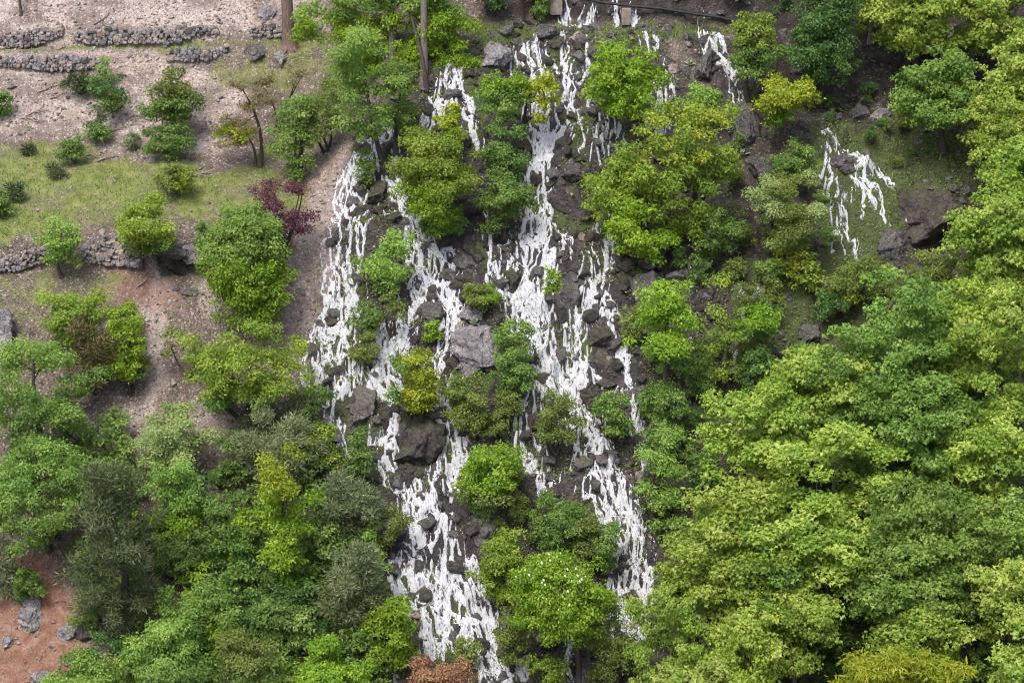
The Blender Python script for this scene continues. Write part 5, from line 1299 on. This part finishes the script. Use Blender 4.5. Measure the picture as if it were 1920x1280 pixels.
# ------------------------------------------------------------------ pipe on its piers
def above(u, vg, v, fwd=0.0):
    g = hit(u, vg)[0]; sc = F / ((g - CAM) @ FWD)
    return g + np.array([0, -fwd, (vg - v) / sc / math.cos(PITCH)])
pp = [above(1068, 46, -8), above(1130, 46, 6), above(1185, 46, 13), above(1240, 46, 19), above(1300, 46, 26), above(1345, 48, 33), above(1385, 52, 42)]
pp = np.array(pp); pp[:, 1] = np.linspace(pp[:, 1].min(), pp[:, 1].min() + 0.25, len(pp)); 
tt = np.linspace(0, 1, 40); t0 = np.linspace(0, 1, len(pp))
T = Tubes(); T.add(np.stack([np.interp(tt, t0, pp[:, k]) for k in range(3)], -1), np.full(40, 0.062), 10)
tag(obj('water_pipe', T.mesh('water_pipe'), M['pipe']), 'black water pipe crossing the top in front of the falls', 'pipe')
def block(name, u, vg, v, wpx, label):
    g = hit(u, vg)[0]; sc = F / ((g - CAM) @ FWD); h = (vg - v) / sc / math.cos(PITCH); wd = wpx / sc / 2
    r = np.random.default_rng(int(u)); n = 6
    v_, f_ = [], []
    gr_ = np.linspace(-1, 1, n)
    for ax in range(3):
        for sg in (-1, 1):
            a, b = np.meshgrid(gr_, gr_); p = np.zeros((n, n, 3)); p[..., ax] = sg; p[..., (ax + 1) % 3] = a * (1 if sg > 0 else -1); p[..., (ax + 2) % 3] = b
            i = np.arange(n * n).reshape(n, n) + len(v_) * n * n
            v_.append(p.reshape(-1, 3)); f_.append(np.stack([i[:-1, :-1], i[:-1, 1:], i[1:, 1:], i[1:, :-1]], -1).reshape(-1, 4))
    V = np.concatenate(v_); V = V * (1 - 0.05 * (np.abs(V) > 0.9).sum(1, keepdims=True).clip(1, 3) + 0.05)
    V = V * (1 + 0.10 * noise3(V, int(u), 2.5)[:, None])
    V = V * np.array([wd, wd, h / 2]) + np.array([0, 0, h / 2 - 0.05])
    tag(obj(name, mesh_np(name, V, np.concatenate(f_)), M['concrete'], loc=g), label, 'pier')
block('concrete_pier', 1042, 24, -14, 25, 'broad tan pier at the left end of the pipe')
block('concrete_pier', 1174, 44, 14, 18, 'narrow tan pier under the middle of the pipe')

# ------------------------------------------------------------------ dead branches, big-leaved plants
drs = np.random.default_rng(77)
spots = [(95, 165, 60, 'long dead branch lying left of the dark juniper bush'), (70, 205, 52, 'dead branch across the gravel above the grass'), (110, 180, 40, 'forked dead branch on the gravel left'), (60, 225, 50, 'dead branch nearest the left edge'),
         (235, 235, 60, 'arched dead branch below the dark green bush'), (255, 215, 40, 'dead branch at the left of the small rounded tree'), (180, 295, 44, 'pale dead sticks right of the grey-green bush'), (205, 300, 50, 'pale stick on the grass by the gravel edge'),
         (375, 330, 50, 'thin pale stick standing by the olive bush'), (380, 245, 46, 'dead branch right of the small rounded tree'), (195, 40, 46, 'dead branch lying on the top terrace wall'), (270, 150, 40, 'brown dead twig right of the dark green bush'), (275, 530, 40, 'dark dead branch on the brown slope below the hollow')]
for u, v, L, label in spots:
    B = hit(u, v)[0]; sc = F / DIST; Lm = L / sc
    a = drs.uniform(-0.9, 0.9); T = Tubes(); root = obj('dead_branch', None, loc=B); tag(root, label, 'branch', 'dead branches on the slope')
    def lay(x0, y0, a, L, r):
        n = 7; t = np.linspace(0, 1, n); k = drs.uniform(-0.6, 0.6)
        x = x0 + np.cos(a + k * t) * L * t; y = y0 + np.sin(a + k * t) * L * t * 0.8
        z = ground(B[0] + x, B[1] + y) - B[2] + 0.04 + 0.06 * np.sin(t * 3)
        return np.stack([x, y, z], -1), r * (1 - 0.75 * t)
    P0, r0 = lay(-Lm / 2 * math.cos(a), -Lm / 2 * math.sin(a), a, Lm, 0.035); T.add(P0, r0, 5); obj('stem', T.mesh('stem'), M['dead_wood'], root)
    for k in range(4):
        q = P0[drs.integers(1, 5)]; T2 = Tubes(); P1, r1 = lay(q[0], q[1], a + drs.choice([-1, 1]) * drs.uniform(0.3, 0.8), Lm * drs.uniform(0.3, 0.6), 0.022); T2.add(P1, r1, 4); obj('twig', T2.mesh('twig'), M['dead_wood'], root)

def mullein(u, v, spx, label):
    B = hit(u, v)[0]; s = spx / (F / DIST)
    root = obj('mullein_plant', None, loc=B); tag(root, label, 'plant', 'big-leaved pale plants')
    a = np.linspace(0, 1, 6); V = []
    for t in a:
        wv = 0.20 * math.sin(math.pi * min(1, t * 0.92 + 0.08)) ** 0.8
        V += [(t, -wv, 0.30 * t + 0.06 - 0.35 * t * t), (t, 0, 0.30 * t - 0.35 * t * t), (t, wv, 0.30 * t + 0.06 - 0.35 * t * t)]
    f = [(3 * i + j, 3 * i + j + 1, 3 * i + j + 4, 3 * i + j + 3) for i in range(5) for j in range(2)]
    m = mesh_np('leaf', np.array(V), np.array(f), True); attr(m, 'tint', np.full(len(V), 0.6)); m.materials.append(M['mullein'])
    for k in range(9):
        o = obj('leaf', m, None, root, (0, 0, 0.02 * k)); q = s * (0.62 - 0.03 * k); o.scale = (q, q, q); o.rotation_euler = (0, R(-12 - 6 * k), k * 2.4 + u)
mullein(1390, 296, 36, 'pale big-leaved plant at the foot of the rugged outcrop')
mullein(1368, 248, 22, 'pale big-leaved plant left of the rugged outcrop')
mullein(1220, 492, 28, 'pale big-leaved plant on top of the leaning slab')
mullein(1292, 125, 26, 'pale big-leaved plant left of the lumpy boulder')
mullein(335, 368, 26, 'pale big-leaved plant under the olive bush on the grass')
mullein(890, 612, 34, 'pale big-leaved plant on the big central boulder')

# low undergrowth in the gaps
def undergrowth(name, n, fn, sp, label, xr, yr, rs, hmax=0.35):
    x, y = sample_zone(fn, n, xr, yr, rs); k = len(x)
    pos = np.stack([x, y, ground(x, y) + rs.uniform(0.02, hmax, k) * fbm(x * 1.3, y * 1.3, 4, 2)], -1)
    nrm = norm(rs.normal(size=(k, 3)) * 0.5 + np.array([0, -0.5, 0.8])); tip = rs.normal(size=(k, 3))
    m = leaves_mesh(pos, nrm, tip, SPEC[sp][1] * rs.uniform(0.6, 1.2, k), rs.normal(0.5, 0.22, k), SPEC[sp][2], rs)
    tag(obj(name, m, M['leaf_' + sp]), label, kind='stuff')
urs = np.random.default_rng(99)
undergrowth('undergrowth', 44000, lambda x, y: zone_at('wet', x, y) * patch(x, y, 61, 0.47, 0.62), 'olive', 'low olive plants between the rocks of the cascade', (-8.5, 8.5), (-13.5, 12), urs)
undergrowth('undergrowth', 24000, lambda x, y: np.clip(smooth(6, 8, x) * 0.8 * patch(x, y, 65, 0.42, 0.6), 0, 1) * np.where(y < 9.5, 1, 0.1), 'mid', 'dark green plants on the ground of the right slope', (6, 20), (-13.5, 12), urs)
undergrowth('undergrowth', 16000, lambda x, y: (1 - smooth(-7.5, -6, x)) * (1 - zone_at('red', x, y)) * (1 - zone_at('grav', x, y)) * patch(x, y, 67, 0.46, 0.62) * np.where(y < 3, 1, 0.12), 'mid', 'green weeds on the ground of the lower left slope', (-21, -6), (-13.5, 15), urs)

# labels that name the nearest landmark
anch = [((b_[0] + b_[2]) / 2, (b_[1] + b_[3]) / 2, b_[5]) for b_ in boulders] + [((t_[1][0] + t_[1][2]) / 2, (t_[1][1] + t_[1][3]) / 2, t_[3]) for t_ in TL] + [((t_[1][0] + t_[1][2]) / 2, (t_[1][1] + t_[1][3]) / 2, t_[2]) for t_ in WOOD]
au = np.array([q[0] for q in anch]); av = np.array([q[1] for q in anch])
used_ = set(); alts = 0
for o, pre, u, v, keep in relabel:
    first = None
    for k in np.argsort(np.hypot(au - u, av - v)):
        dx, dy = u - au[k], v - av[k]
        r_ = ('right of' if dx > 0 else 'left of') if abs(dx) > abs(dy) else ('below' if dy > 0 else 'above')
        near = 'just ' if math.hypot(dx, dy) < 60 else ''
        lab = f'{pre} {near}{r_} the {anch[k][2]}'
        if len(lab.split()) > 16: continue
        first = first or lab
        if lab not in used_: o['label'] = lab; used_.add(lab); break
        if math.hypot(dx, dy) > 170: o['label'] = first; break
